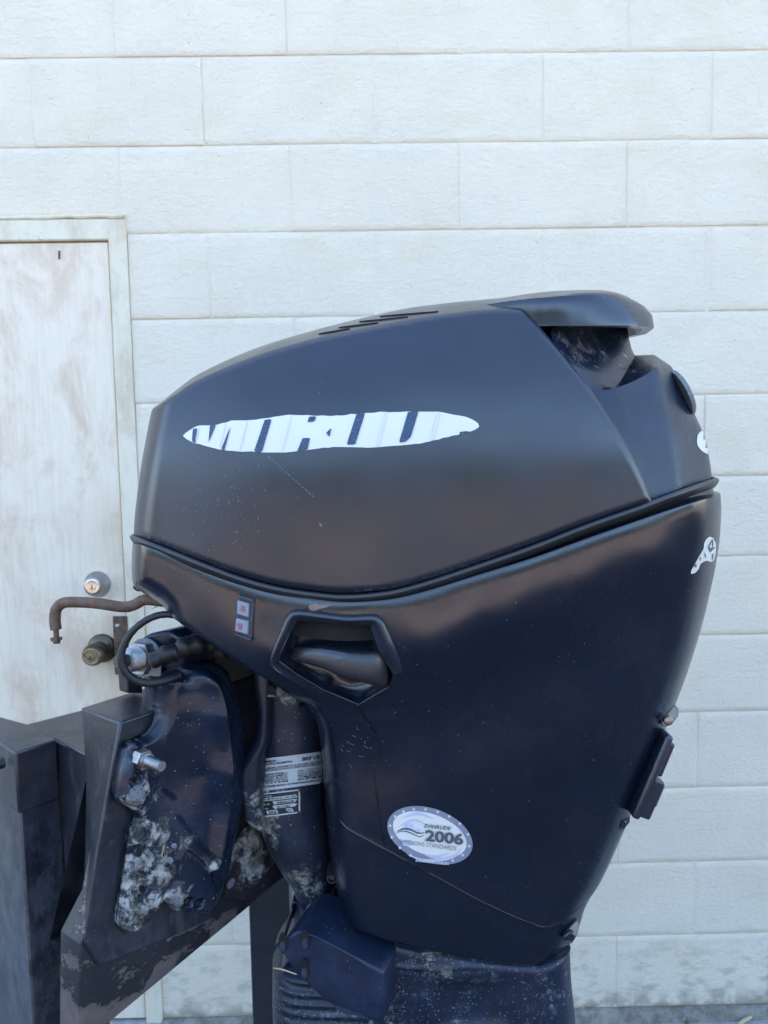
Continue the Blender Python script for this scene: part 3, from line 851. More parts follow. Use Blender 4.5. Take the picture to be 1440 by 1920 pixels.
dg = bpy.context.evaluated_depsgraph_get(); ev = rearo.evaluated_get(dg).to_mesh()
RVt = [np.array(v.co)+base for v in ev.vertices]; RFt = [list(p.vertices) for p in ev.polygons]; rtree = bvh(RVt, RFt); rearo.evaluated_get(dg).to_mesh_clear()
rsp = []
for x_, y_, r_ in ((1070, 655, .05), (1100, 650, .05), (1168, 690, .022), (1172, 672, .02)):
    h = hit(rtree, x_, y_, 0)
    if h is not None: rsp.append((h, r_))
M['rearcap'] = worn_black('dusty_rear_paint', rsp, salt=.1, rough=.27, base=(.0045, .0095, .0235), amt=.10)
rearo.data.materials.clear(); rearo.data.materials.append(M['rearcap'])
# badge on the back
c = (P(1279, 735, .99)); ax_ = np.array([.90, -.02, .44]); ax_ /= np.linalg.norm(ax_); c[1] = YC-.03
lathe('badge', c-ax_*.006, ax_, [(0, .033), (.004, .033), (.006, .0315), (.0062, .028), (.0070, .020), (.0068, .0)], M['badge'], rearo, 40)

# visor
def visor():
    # plan curve (x pixel at rim, Y) near side to tail
    rim = [(835, 650, .95), (900, 632, .925), (970, 616, .906), (1020, 611, .892), (1100, 611, .889), (1170, 610, .903), (1208, 612, .928), (1226, 614, .965)]
    top = [(835, 598, .955), (900, 574, .925), (975, 562, .903), (1030, 557, .892), (1100, 551, .895), (1142, 551, .912), (1170, 556, .935), (1187, 565, .968)]
    cr_ = [(835, 594), (900, 569), (975, 556), (1040, 549), (1100, 547), (1140, 547), (1166, 552), (1184, 561)]
    rimw = [P(*p) for p in rim]; topw = [P(*p) for p in top]
    rimw.append(np.array([rimw[-1][0]+.009, YC, rimw[-1][2]-.001])); topw.append(np.array([topw[-1][0]+.007, YC, topw[-1][2]-.001]))
    rimc = catmull(rimw, 5); topc = catmull(topw, 5)
    crw = [P(q[0], q[1], YC-.02)+np.array([0, .02, .0]) for q in cr_]; crw.append(topw[-1].copy())
    crc = catmull(crw, 5)
    n = len(rimc); rows = []
    zc = lambda p, dz=0, dy=0, dx=0: np.array([p[0]+dx, min(p[1]+dy, YC), p[2]+dz])
    inner = [zc(p, -.0005, .012, -.010 if i > n*.6 else 0) for i, p in enumerate(rimc)]
    inner2 = [zc(p, .012, .016, -.018 if i > n*.6 else 0) for i, p in enumerate(rimc)]
    inner3 = [zc(p, .016, .09, -.05 if i > n*.6 else 0) for i, p in enumerate(rimc)]
    def lerp(A, B, t, bulge=0): return [a*(1-t)+b*t+np.array([0, -bulge, 0])*(1 if a[1] < YC-1e-4 else 0) for a, b in zip(A, B)]
    rimlip = [p+np.array([0, 0, .003]) for p in rimc]
    _l = lerp
    def lerp(A, B, t, bulge=0):
        out = _l(A, B, t, bulge)
        return [p+np.array([.0075, 0, .002])*4*t*(1-t)*max(0, min(1, (i-n*.62)/(n*.25))) for i, p in enumerate(out)]
    rows = [inner3, inner2, inner, rimc, rimlip, lerp(rimlip, topc, .35, .0015), lerp(rimlip, topc, .7, .0022), lerp(rimlip, topc, .92, .0012), topc]
    for t in (.12, .3, .55, .8, 1.):
        h = 1-(1-t)**2
        rows.append([np.array([a[0]+(b[0]-a[0])*t, a[1]+(YC-a[1])*t, a[2]+(b[2]-a[2])*h]) for a, b in zip(topc, crc)])
    V = []; Fc = []
    for r in rows: V += r
    for j in range(len(rows)-1):
        for i in range(n-1): Fc.append([j*n+i, j*n+i+1, (j+1)*n+i+1, (j+1)*n+i])
    m = len(V); V = V+[mirror(v) for v in V]; Fc = Fc+[[k+m for k in f[::-1]] for f in Fc]
    return V, Fc
V, Fc = visor()
vis = mk('visor', V, Fc, M['cap'], motor, weld=True, angle=42)
# ---------------- lower cowl
def seg_floor(s, Q, h):
    # flare: crisp parting step
    L = s.part
    d, sg = pdist(Q, L, signed=True)
    below = sg*s.psign > 0
    h = h-np.where(below, .0022*np.clip(d/.0008, 0, 1), 0)+.0008*np.exp(-(d/.0011)**2)
    # rear side seam near the back edge
    # grip recess
    if s.rec is not None:
        ins = inside(Q, s.rec); A = .027
        f = np.ones(len(Q))
        for L_, R in s.recg:
            f = f*prof(pdist(Q, L_)/R, 2)
        h = h-np.where(ins, A*f, 0)
    for c_, sx, sz, amp in s.dents:
        h = h+amp*np.exp(-(((Q[:, 0]-c_[0])/sx)**2+((Q[:, 1]-c_[1])/sz)**2))
    return h
ltop = [(249, 1016), (300, 1034), (380, 1066), (450, 1093), (520, 1113), (600, 1125), (655, 1129), (730, 1124), (800, 1108), (900, 1077), (1000, 1046), (1100, 1010), (1200, 975), (1290, 945), (1350, 928)]
part_px = [(606, 1520), (622, 1537), (650, 1555), (740, 1603), (820, 1646), (900, 1690), (960, 1718), (1012, 1738), (1045, 1736), (1100, 1716)]
rec_px = [(522, 1240), (554, 1163), (600, 1166), (650, 1172), (702, 1170), (736, 1268), (728, 1290), (672, 1322), (606, 1294), (556, 1266)]
class Lower(Relief):
    pass
lower = Relief.__new__(Lower)
lower.part = None; lower.rec = None; lower.dents = []
Relief.__init__(lower, 0, YC, [
    dict(pts=[(300, 1130), (270, 1112), (256, 1103), (249, 1090), (247, 1055), (249, 1016)], R=.050, q=1, p=2.0),
    dict(pts=ltop, R=.012, q=.012, p=1.5),
    dict(pts=[(1350, 928), (1351, 960), (1347, 1020), (1336, 1085), (1316, 1170), (1290, 1255), (1262, 1330), (1235, 1395), (1210, 1455), (1186, 1518), (1158, 1585), (1130, 1645), (1100, 1698), (1090, 1728), (1078, 1757), (1062, 1781)], R=.085, q=1, p=2.0),
    dict(pts=[(1062, 1781), (1040, 1802), (1010, 1811), (960, 1808), (880, 1797), (800, 1783), (720, 1762), (656, 1740)], R=.010, q=.05),
    dict(pts=[(656, 1740), (640, 1705), (628, 1655), (618, 1600), (610, 1520), (605, 1450), (602, 1410), (597, 1370), (590, 1345), (575, 1320)], R=.045, q=1, p=2.2),
    dict(pts=[(575, 1320), (540, 1288), (500, 1260), (450, 1229), (400, 1197), (350, 1164), (300, 1130)], R=.014, q=.30, p=2.0)],
    [(290, 1060, .150), (400, 1110, .168), (520, 1150, .180), (650, 1150, .187), (850, 1110, .188), (1050, 1040, .184), (1220, 985, .168), (1310, 950, .150),
     (330, 1115, .154), (430, 1180, .171), (520, 1230, .182),
     (800, 1220, .188), (950, 1150, .187), (1100, 1090, .180), (1230, 1050, .163), (620, 1240, .179), (700, 1200, .185),
     (640, 1380, .135), (760, 1340, .150), (900, 1280, .158), (1050, 1220, .155), (1200, 1150, .142), (1290, 1080, .132),
     (650, 1480, .131), (760, 1480, .139), (900, 1450, .140), (1050, 1380, .133), (1180, 1300, .122),
     (680, 1650, .130), (850, 1620, .130), (1000, 1550, .120), (1100, 1480, .112), (800, 1750, .120), (950, 1740, .112), (1040, 1700, .105), (560, 1290, .160)],
    extra=None, grid=.0045, feats=[part_px, rec_px+[rec_px[0]]])
lower.part = np.array([lower.loc(*p) for p in catmull(part_px, 4)])
lower.psign = -1.
lower.rec = np.array([lower.loc(*p) for p in rec_px]); rr = lower.rec
lower.recg = [(rr[[0, 1]], .012), (rr[1:5], .010), (rr[4:7], .012), (rr[6:8], .022), (rr[7:9], .028), (rr[[8, 9, 0]], .022)]
lower.dents = [(lower.loc(1130, 1180), .012, .012, -.0006)]
lower.extra = seg_floor
lo_o = lower.make('lower_cowl', M['lower'], motor, closed=True)
LT = lower.tree
# raised lip over the grip recess
def sweep_on(tree, pxs, offs, prof2, name, mat, parent, n=6):
    pth = []
    for q in catmull(pxs, n):
        h = hit(tree, q[0], q[1], 0)
        if h is not None: pth.append(h+np.array([0, -offs, 0]))
    return tube(name, pth, 1., mat, parent, seg=len(prof2), prof=prof2, upv=(0, -1, 0))
lipc = [(607, 1299), (585, 1289), (545, 1268), (519, 1252), (512, 1240), (516, 1222), (532, 1186), (546, 1158), (560, 1151), (600, 1155), (650, 1161), (695, 1160), (708, 1165), (716, 1180), (732, 1220), (750, 1262)]
def lip():
    Wd = [2, 3, 5, 6, 8, 9, 12, 14, 14, 13, 13, 14, 16, 18, 19, 11]
    ctl = np.array([(*p, w_) for p, w_ in zip(lipc, Wd)], float)
    C = np.array(catmull(ctl, 5)); pth = []; rad = []
    base_pts = []
    for q in C:
        # height of the shell just outside the recess
        l = lower.loc(q[0], q[1]); Hh = float(lower.W(np.array([l]))[0]) 
        p = CAM+np.array([l[0], YC-Hh, l[1]]); base_pts.append(p); rad.append(q[2]/F*(YC-Hh)*.62)
    V = []; Fc = []; n = len(base_pts); K = 12
    cs = np.mean(base_pts, 0)
    for i, p in enumerate(base_pts):
        t = base_pts[min(i+1, n-1)]-base_pts[max(i-1, 0)]; t /= np.linalg.norm(t)
        o = np.cross(t, [0, -1., 0]); o /= np.linalg.norm(o)
        r = rad[i]; tp = min(1, i/4, (n-1-i)/6)
        hgt = .0075*tp+.0004
        sec = [(-1.15, -.012), (-1.05, .1), (-.95, .55), (-.7, .85), (-.35, 1.0), (0, 1.0), (.3, .86), (.6, .70), (.9, .42), (1.3, .10), (1.7, -.05), (1.7, -.3)]
        for a, b_ in sec: V.append(p+o*(a*r*ORI)+np.array([0, -1, 0])*(b_*hgt if b_ > -.02 or b_ < -.04 else -.012))
        V[-12] = p+o*(-1.15*r*ORI)+np.array([0, .022, 0])
    for i in range(n-1):
        for k in range(K-1): Fc.append([i*K+k, i*K+k+1, (i+1)*K+k+1, (i+1)*K+k])
    return V, Fc
ORI = 1
V, Fc = lip(); lipo = mk('grip_lip', V, Fc, M['lip'], motor, angle=60)
# grip lever
def lever():
    ctl = [(545, 1228, .868, 7), (556, 1227, .856, 13), (600, 1232, .844, 19), (640, 1243, .838, 25), (680, 1250, .835, 29), (706, 1253, .838, 33), (722, 1258, .850, 30), (732, 1266, .868, 18)]
    C = catmull([np.array(c_, float) for c_ in ctl], 5); K = 18; V = []; Fc = []
    for c_ in C:
        p = P(c_[0], c_[1], c_[2]); r = c_[3]/F*c_[2]
        t = min(1, (c_[0]-545)/110)
        for k in range(K):
            a = 2*math.pi*k/K; ca, sa = math.cos(a), math.sin(a)
            ca = math.copysign(abs(ca)**.7, ca); q = p+np.array([0, -ca*min(r*.6, .014), sa*r*(1.0)]); q[0] += sa*r*.12
            V.append(q)
    for i in range(len(C)-1):
        for k in range(K): Fc.append([i*K+k, i*K+(k+1) % K, (i+1)*K+(k+1) % K, (i+1)*K+k])
    Fc.append(list(range(K))); Fc.append([(len(C)-1)*K+k for k in range(K)])
    return V, Fc
V, Fc = lever(); lv = mk('grip_lever', V, Fc, M['dull'], motor, angle=60)
lt = bvh(V, Fc)
# finger dish on the lever
Q = catmull([(550, 1226), (575, 1216), (615, 1219), (650, 1226), (645, 1234), (615, 1239), (575, 1234)], 4, True)
def patch_px(tree, poly, off, name, mat, parent, step=6., label=None, kind=None):
    """a thin decal following the surface: poly in photo pixels"""
    poly = np.array(poly, float)
    B = resample(np.vstack([poly, poly[0]]), step)[:-1] if step < 90 else poly
    lo_, hi_ = B.min(0), B.max(0)
    X, Z = np.meshgrid(np.arange(lo_[0], hi_[0], step), np.arange(lo_[1], hi_[1], step)); G_ = np.c_[X.ravel(), Z.ravel()]
    if len(G_): G_ = G_[inside(G_, B)]
    if len(G_): G_ = G_[pdist(G_, B, True) > step*.4]
    A = np.vstack([B, G_]) if len(G_) else B
    nb = len(B)
    area = .5*np.sum(B[:, 0]*np.roll(B[:, 1], -1)-B[:, 1]*np.roll(B[:, 0], -1))
    r = delaunay_2d_cdt([Vector(p) for p in A], [], [list(range(nb))] if area > 0 else [list(range(nb))[::-1]], 1, 1e-6)
    V = []; ok = []
    for v in r[0]:
        h = hit(tree, v[0], v[1], off); ok.append(h is not None); V.append(h if h is not None else np.zeros(3))
    Fc = [list(f) for f in r[2] if all(ok[i] for i in f)]
    if not Fc: print('EMPTY PATCH', name); return None
    used = sorted({i for f in Fc for i in f}); ix = {u_: k for k, u_ in enumerate(used)}
    o = mk(name, [V[i] for i in used], [[ix[i] for i in f] for f in Fc], mat, parent, label=label, angle=0)
    return o
def merge_patches(tree, polys, off, name, mat, parent, label=None, step=6.):
    os_ = [patch_px(tree, p, off, name, mat, parent, step) for p in polys]; os_ = [o for o in os_ if o]
    if not os_: return None
    bm = bmesh.new()
    for o in os_: bm.from_mesh(o.data)
    me = os_[0].data; bm.to_mesh(me); bm.free()
    for o in os_[1:]: d = o.data; bpy.data.objects.remove(o); bpy.data.meshes.remove(d)
    me.polygons.foreach_set('use_smooth', [True]*len(me.polygons))
    if label: os_[0]['label'] = label
    return os_[0]
def clip(sub, clp):
    """Sutherland-Hodgman: sub polygon clipped by a convex polygon clp"""
    out = [np.array(p, float) for p in sub]; c_ = [np.array(p, float) for p in clp]
    ar = sum(c_[i][0]*c_[(i+1) % len(c_)][1]-c_[i][1]*c_[(i+1) % len(c_)][0] for i in range(len(c_)))
    if ar < 0: c_ = c_[::-1]
    for i in range(len(c_)):
        a, b_ = c_[i], c_[(i+1) % len(c_)]; inp = out; out = []
        if not inp: break
        sd_ = lambda p: (b_[0]-a[0])*(p[1]-a[1])-(b_[1]-a[1])*(p[0]-a[0])
        for j in range(len(inp)):
            p, q = inp[j-1], inp[j]; sp, sq = sd_(p), sd_(q)
            if (sp >= 0) != (sq >= 0): out.append(p+(q-p)*(sp/(sp-sq)))
            if sq >= 0: out.append(q)
    return out
def text_on(tree, body, quad, off, name, mat, parent, bold=.0, spacing=1., shear=0., extrude=0):
    """text laid in the pixel quad (top-left, top-right, bottom-right, bottom-left) and dropped on the surface"""
    cu = bpy.data.curves.new('t', 'FONT'); cu.body = body; cu.size = 1; cu.offset = bold; cu.space_character = spacing; cu.shear = shear; cu.resolution_u = 3
    ob = bpy.data.objects.new('t', cu); COL.objects.link(ob)
    dg = bpy.context.evaluated_depsgraph_get(); me = bpy.data.meshes.new_from_object(ob.evaluated_get(dg))
    bpy.data.objects.remove(ob); bpy.data.curves.remove(cu)
    if not me.vertices: return None
    co = np.array([v.co[:2] for v in me.vertices]); lo_, hi_ = co.min(0), co.max(0); q = [np.array(p, float) for p in quad]
    V = []; ok = []
    for c_ in co:
        u_, v_ = (c_-lo_)/np.maximum(hi_-lo_, 1e-6); v_ = 1-v_
        p = (q[0]*(1-u_)+q[1]*u_)*(1-v_)+(q[3]*(1-u_)+q[2]*u_)*v_
        h = hit(tree, p[0], p[1], off); ok.append(h is not None); V.append(h if h is not None else np.zeros(3))
    Fc = [list(p.vertices) for p in me.polygons if all(ok[i] for i in p.vertices)]
    bpy.data.meshes.remove(me)
    if not Fc: return None
    return mk(name, V, Fc, mat, parent, smooth=False)
patch_px(lt, [tuple(q) for q in Q], .0004, 'finger_dish', M['lip'], lv, 5)
lev_dull = catmull([(655, 1236), (690, 1228), (715, 1236), (712, 1268), (690, 1272), (655, 1256), (640, 1246)], 4, True)
# marks inside the grip recess
for poly in ([(601, 1200), (606, 1201), (606, 1206), (601, 1205)], [(616, 1193), (621, 1194), (623, 1208), (620, 1208), (618, 1200)], [(631, 1195), (638, 1196), (639, 1208), (633, 1207)]):
    patch_px(LT, poly, .0004, 'scuff_mark', M['scuff'], lo_o, 5)
# scrape with bare primer under the rail
sc = [(578, 1136), (590, 1131), (600, 1134), (625, 1133), (612, 1139), (598, 1142), (586, 1147), (580, 1143)]
patch_px(LT, sc, .0005, 'bare_scrape', M['bare'], lo_o, 4)
r_ = random.Random(3)
pol = []
for i in range(46):
    t = r_.random(); x = 548+52*t+r_.gauss(0, 4); y_ = 1150-12*t+r_.gauss(0, 4); a = r_.gauss(-.3, .5); L = r_.uniform(3, 9)
    pol.append([(x, y_), (x+L*math.cos(a), y_+L*math.sin(a)), (x+L*math.cos(a)+1, y_+L*math.sin(a)+1.4), (x+.5, y_+1.2)])
for i in range(26):
    x = r_.gauss(495, 9); y_ = r_.gauss(1157, 7); a = r_.gauss(.9, .4); L = r_.uniform(3, 8)
    pol.append([(x, y_), (x+L*math.cos(a), y_+L*math.sin(a)), (x+L*math.cos(a)+1, y_+L*math.sin(a)+1.), (x+.7, y_+1.)])
merge_patches(LT, pol, .0004, 'scuff_mark', M['scuff'], lo_o, step=99)
# running drip line
dr = catmull([(668, 1318), (690, 1352), (706, 1378), (712, 1400), (714, 1425), (704, 1440), (702, 1456), (708, 1500), (714, 1550), (722, 1585)], 5)
wv_ = lambda i: 3.2+1.2*math.sin(i*1.7)+.8*math.sin(i*.6)
poly = [(p[0]-wv_(i)/2, p[1]) for i, p in enumerate(dr)]+[(p[0]+wv_(i)/2, p[1]) for i, p in reversed(list(enumerate(dr)))]
patch_px(LT, poly, .0003, 'drip_stain', M['scuff'], lo_o, 5)

# ---------------- decals
UT = upper.tree
r2 = random.Random(5)
blob = catmull([(344, 818), (356, 807), (371, 799), (400, 797), (440, 789), (480, 787), (540, 779), (600, 779), (632, 780), (680, 775), (740, 773), (800, 772), (850, 777), (885, 786), (898, 796), (896, 803), (870, 812), (830, 822), (790, 831), (750, 836), (690, 839), (640, 838), (600, 840), (565, 846), (520, 849), (470, 847), (425, 845), (390, 837), (362, 829)], 5, True)
blob = [(p[0]+r2.gauss(0, .5), p[1]+r2.gauss(0, .6)) for p in blob]
dec = patch_px(UT, blob, .0007, 'brand_decal', M['white'], motor, 9, label='torn white name decal with blue slanted letters')
SH = -.26      # letters lean right: x shift per pixel down
def stroke(x0, x1, y0, y1, sh=SH):   # x at top line y=770
    f = lambda x, y_: x+sh*(y_-770)
    return [(f(x0, y0), y0), (f(x1, y0), y0), (f(x1, y1), y1), (f(x0, y1), y1)]
letters = [[(360, 803), (371, 802), (370, 832), (360, 828)], stroke(0, 0, 0, 0)]
lp = [
    [(363, 805), (371, 802), (367, 834), (361, 830)],
    [(395, 797), (406, 797), (392, 830)],
    [(428, 812), (436, 792), (420, 850), (410, 850)],
    [(497, 788), (510, 786), (491, 850), (476, 850)],
    [(580, 782), (594, 781), (590, 791), (577, 792)],
    [(568, 822), (582, 821), (575, 850), (556, 850)],
    [(612, 812), (622, 802), (618, 820)],
    [(669, 776), (685, 774), (666, 834), (650, 834)],
    [(765, 773), (785, 771), (770, 820), (760, 829), (748, 830)],
    [(862, 810), (880, 808), (876, 830), (858, 830)]]
cl = [clip(blob, p) for p in lp]; cl = [c_ for c_ in cl if len(c_) >= 3]
for c_ in cl: patch_px(UT, c_, .0016, 'letter_fill', M['blue'], dec, 5)
gh = [clip(blob, stroke(x, x+w_, 765, 855)) for x, w_ in ((468, 3), (548, 3), (722, 6), (820, 7), (382, 2), (430, 2))]
for c_ in gh:
    if len(c_) >= 3: patch_px(UT, c_, .0013, 'pale_letter_edge', M['white2'], dec, 9)
# rear "4" decal
d4 = catmull([(1319, 806), (1325, 806), (1335, 830), (1340, 856), (1328, 852), (1316, 846), (1307, 834), (1307, 818), (1312, 810)], 4, True)
o4 = patch_px(rtree, [tuple(p) for p in d4], .0005, 'number_decal', M['white'], motor, 4)
text_on(rtree, '4', [(1314, 814), (1329, 814), (1334, 853), (1322, 853)], .0009, 'number', M['ghost'], o4 or rearo, bold=.01)
# torn decal on the lower cowl at the rear
tb = [(1329, 1006), (1336, 1008), (1341, 1018), (1342, 1025), (1341, 1037), (1338, 1050), (1333, 1054), (1326, 1051), (1320, 1052), (1312, 1058), (1310, 1066), (1303, 1074), (1295, 1076), (1295, 1070), (1304, 1054), (1313, 1038), (1319, 1028), (1319, 1020), (1323, 1011)]
ot = patch_px(LT, tb, .0005, 'torn_decal', M['white'], motor, 4)
for q in ([(1325, 1027), (1334, 1010), (1335, 1011), (1328, 1028)], [(1326, 1027), (1341, 1025), (1330, 1036)], [(1304, 1056), (1306, 1065), (1299, 1062)], [(1319, 1035), (1321, 1035), (1323, 1045), (1321, 1047)],
          [(1312, 1043), (1314, 1043), (1312, 1052), (1310, 1052)], [(1334, 1040), (1337, 1036), (1335, 1052), (1333, 1050)], [(1334, 1010), (1336, 1010), (1336, 1026), (1334, 1026)]):
    patch_px(LT, q, .0009, 'decal_print', M['ink'], ot, 5)
# emissions sticker
def ell(cx, cy, a, b_, th, n=48): return [(cx+a*math.cos(t)*math.cos(th)-b_*math.sin(t)*math.sin(th), cy+a*math.cos(t)*math.sin(th)+b_*math.sin(t)*math.cos(th)) for t in np.linspace(0, 2*math.pi, n, endpoint=False)]
ecx, ecy, eth = 806, 1565, math.radians(20)
es = patch_px(LT, ell(ecx, ecy, 83, 50, eth, 64), .0012, 'emissions_sticker', M['ring'], motor, 7, label='oval white sticker in a grey ring of stars')
patch_px(LT, ell(ecx-.5, ecy-1.5, 72, 38.5, eth, 64), .0015, 'sticker_field', M['white'], es, 7)
# swirls, faint
def bandp(c1, w0=1.):
    C = catmull(c1, 5); n = len(C); top_ = []; bot = []
    for i, p in enumerate(C):
        w_ = w0*math.sin(math.pi*(i+.2)/(n-.6))+.2
        top_.append((p[0], p[1]-w_)); bot.append((p[0], p[1]+w_))
    return top_+bot[::-1]
gp_ = [bandp(q, w_) for q, w_ in (([(752, 1532), (785, 1524), (815, 1535)], 3), ([(748, 1548), (775, 1536), (800, 1545)], 2.5), ([(762, 1600), (800, 1612), (850, 1604), (866, 1585)], 3.4), ([(790, 1598), (815, 1605), (845, 1597)], 2.6))]
gp_ += [[(758, 1543), (775, 1541), (776, 1556), (759, 1558)], [(778, 1552), (790, 1552), (788, 1560), (776, 1560)], [(752, 1575), (770, 1572), (775, 1584), (757, 1585)]]
merge_patches(LT, gp_, .0018, 'faint_swirl', M['ghost'], es, step=9)
merge_patches(LT, [bandp([(741, 1562), (752, 1553), (768, 1553), (785, 1561), (799, 1558)], 1.6), bandp([(743, 1561), (755, 1556), (770, 1560), (788, 1568), (798, 1561)], .9)], .0020, 'wave_mark', M['ink'], es, step=9)
text_on(LT, 'EVINRUDE', [(796, 1542), (845, 1547), (844, 1554), (795, 1549)], .0034, 'sticker_name', M['ink'], es, bold=.02, shear=.1)
text_on(LT, '2006', [(797, 1552), (869, 1560), (867, 1582), (797, 1574)], .0034, 'sticker_year', M['ink'], es, bold=.035)
text_on(LT, 'EMISSIONS STANDARDS', [(750, 1571), (855, 1584), (854, 1592), (750, 1578)], .0034, 'sticker_line', M['ink'], es, bold=-.01)
text_on(LT, 'EUROPEAN UNION', [(780, 1606.5), (841, 1614), (840, 1619), (779, 1612)], .0034, 'ring_text', M['star'], es, bold=.02)
def star(cx, cy, r, a0=0): return [(cx+(r if k % 2 == 0 else r*.42)*math.sin(a0+k*math.pi/5), cy-(r if k % 2 == 0 else r*.42)*math.cos(a0+k*math.pi/5)) for k in range(10)]
stars = [star(710+x*200/1440, 1490+y_*150/1080, 3.7) for x, y_ in ((224, 283), (336, 215), (474, 185), (632, 187), (795, 220), (950, 283), (1092, 380), (1202, 524), (1216, 684), (1130, 803), (997, 877), (431, 808), (287, 706), (178, 563), (154, 407))]
merge_patches(LT, stars, .0018, 'star', M['star'], es, step=99)

def flecks(tree, items, name, mat, parent, off=.0004):
    V = []; Fc = []
    for x, y_, L, w_, a in items:
        ca, sa = math.cos(a), math.sin(a); q = []
        for u_, v_ in ((-L, 0), (-L*.3, -w_), (L*.5, -w_*.8), (L, 0), (L*.4, w_), (-L*.4, w_*.9)):
            h = hit(tree, x+u_*ca-v_*sa, y_+u_*sa+v_*ca, off)
            if h is None: break
            q.append(h)
        if len(q) == 6: n_ = len(V); V += q; Fc.append(list(range(n_, n_+6)))
    if V:
        o = mk(name, V, Fc, mat, parent, smooth=False); o['kind'] = 'stuff'; return o
M['fleck'] = simple('pale_scratch', (.15, .17, .20), .6, 0, .6, 500)
M['salt'] = simple('salt_fleck', (.34, .37, .41), .7, 0, .5, 500)
r3 = random.Random(11); it = []
for i in range(120):
    x = r3.gauss(420, 42); y_ = r3.gauss(935, 62)
    if not (310 < x < 560 and 770 < y_ < 1040): continue
    it.append((x, y_, r3.uniform(1, 6)*(1 if r3.random() < .3 else .5), r3.uniform(.3, .8), r3.gauss(-1.15, .25)))
for t in range(14): it.append((505+t*6.3, 858+t*5.6+r3.gauss(0, .5), r3.uniform(2, 5), r3.uniform(.3, .9), .72))
it += [(601, 984, 4, 2.2, 1.0), (345, 955, 6, .5, -1.2)]
flecks(UT, it, 'scratch_marks', M['fleck'], up_o)
it = []
for i in range(330):
    k = r3.random(); q = rail_c[int(k*(len(rail_c)-30))]; dens = .4+.6*math.sin(k*9+1)
    if r3.random() > dens: continue
    it.append((q[0]+r3.gauss(0, 5), q[1]-3-abs(r3.gauss(0, 4.5)), r3.uniform(.5, 1.6), r3.uniform(.3, .8), r3.gauss(-.2, .5)))
flecks(UT, it, 'dust_specks', M['fleck'], up_o)
it = [(r3.uniform(300, 1300), r3.uniform(1060, 1700), r3.uniform(.5, 2.2), r3.uniform(.3, .8), r3.uniform(0, 3)) for i in range(110)]
it += [(r3.gauss(668, 22), r3.gauss(1395, 22), r3.uniform(2, 7), .4, r3.gauss(.6, .3)) for i in range(14)]
it += [(r3.gauss(340, 50), r3.gauss(1080, 14), r3.uniform(1, 3), .5, r3.gauss(.5, .3)) for i in range(16)]
flecks(LT, it, 'dust_specks', M['fleck'], lo_o)
# ---------------- switch on the front flank
def slab_on(tree, poly, off, th, name, mat, parent, bevel=.0008, label=None):
    pts_ = [hit(tree, x, y_, 0) for x, y_ in poly]
    if any(p is None for p in pts_): print('slab miss', name); return None
    pts_ = np.array(pts_); c_ = pts_.mean(0); u_, s_, vt = np.linalg.svd(pts_-c_); nn = vt[2]
    if nn[1] > 0: nn = -nn
    pts_ = [p-nn*((p-c_)@nn) for p in pts_]
    return prism(name, [p+nn*(off+th) for p in pts_], -nn*(th+.004), mat, parent, bevel, label)
sw = slab_on(LT, [(449, 1114), (478, 1123), (474, 1201), (443, 1189)], 0, .0035, 'trim_switch', M['switch'], motor)
for q, arrow in (([(449, 1124), (470, 1130), (469, 1155), (448, 1149)], [(455, 1142), (457, 1132), (463, 1136), (462, 1145)]),
                 ([(447, 1157), (469, 1163), (468, 1187), (445, 1180)], [(449, 1166), (458, 1166), (459, 1174), (454, 1179)])):
    bt = slab_on(LT, q, .0035, .0035, 'switch_button', M['button'], sw)
    slab_on(LT, arrow, .0070, .0009, 'arrow', M['pink'], sw, .0002)
slab_on(LT, [(449, 1114), (477, 1122), (476.5, 1128), (448.5, 1120)], .0035, .0025, 'bezel_end', M['lip'], sw)
slab_on(LT, [(443.5, 1184), (474.5, 1195), (474, 1201), (443, 1189)], .0035, .0025, 'bezel_end', M['lip'], sw)

# ---------------- rear latch, plug fitting and screws
lb = thing if False else None
def boss(px, py, Y, r, mat, parent, inner=True, axis=(0, -1, 0), ln=.014, name='screw_boss', imat=None):
    c_ = P(px, py, Y); ax2 = np.array(axis, float); ax2 /= np.linalg.norm(ax2)
    o = lathe(name, c_+(-ax2)*ln, ax2, [(0, r), (ln*.85, r), (ln, r*.82), (ln*1.0, r*.62), (ln*.8, r*.58), (ln*.78, .0001)], mat, parent, 20)
    return o
lat = prism('hood_latch', [P(1239, 1352, .93), P(1256, 1326, .95), P(1266, 1321, .96), P(1273, 1330, .96), P(1273, 1343, .955), P(1262, 1358, .94), P(1250, 1364, .93), P(1240, 1360, .925)], (.0, .03, 0), M['cap'], motor, .003, seg=3)
lathe('latch_bolt', P(1252, 1350, .925), (-.1, -1, 0), [(-.004, .0062), (.003, .0062), (.0045, .0052), (.005, .003)], M['nickel'], lat, 20)
# plug plate along the back edge: a plate, two blocks and a knob in the picture's depth order
edir = (P(1190, 1520, .95)-P(1252, 1372, .95)); edir /= np.linalg.norm(edir); ndir = np.cross(edir, [0, 1., 0]); 
if ndir[0] < 0: ndir = -ndir
ndir /= np.linalg.norm(ndir)
def eb(name, px0, px1, w0, w1, y0, y1, mat, parent, bev=.0025, org=(1245, 1365)):
    """block on the rear edge: px0..px1 metres along it, w0..w1 outwards, y0..y1 wide"""
    o_ = P(*org, .95); pts_ = []
    for (s_, w_) in ((px0, w0), (px1, w0), (px1, w1), (px0, w1)):
        p = o_+edir*s_+ndir*w_; p[1] = y0; pts_.append(p)
    return prism(name, pts_, (0, y1-y0, 0), mat, parent, bev, seg=3)
m_ = 1/F*.95
fit = eb('flush_fitting', 2*m_, 178*m_, -8*m_, 8*m_, .925, 1.045, M['lip'], motor, .004)
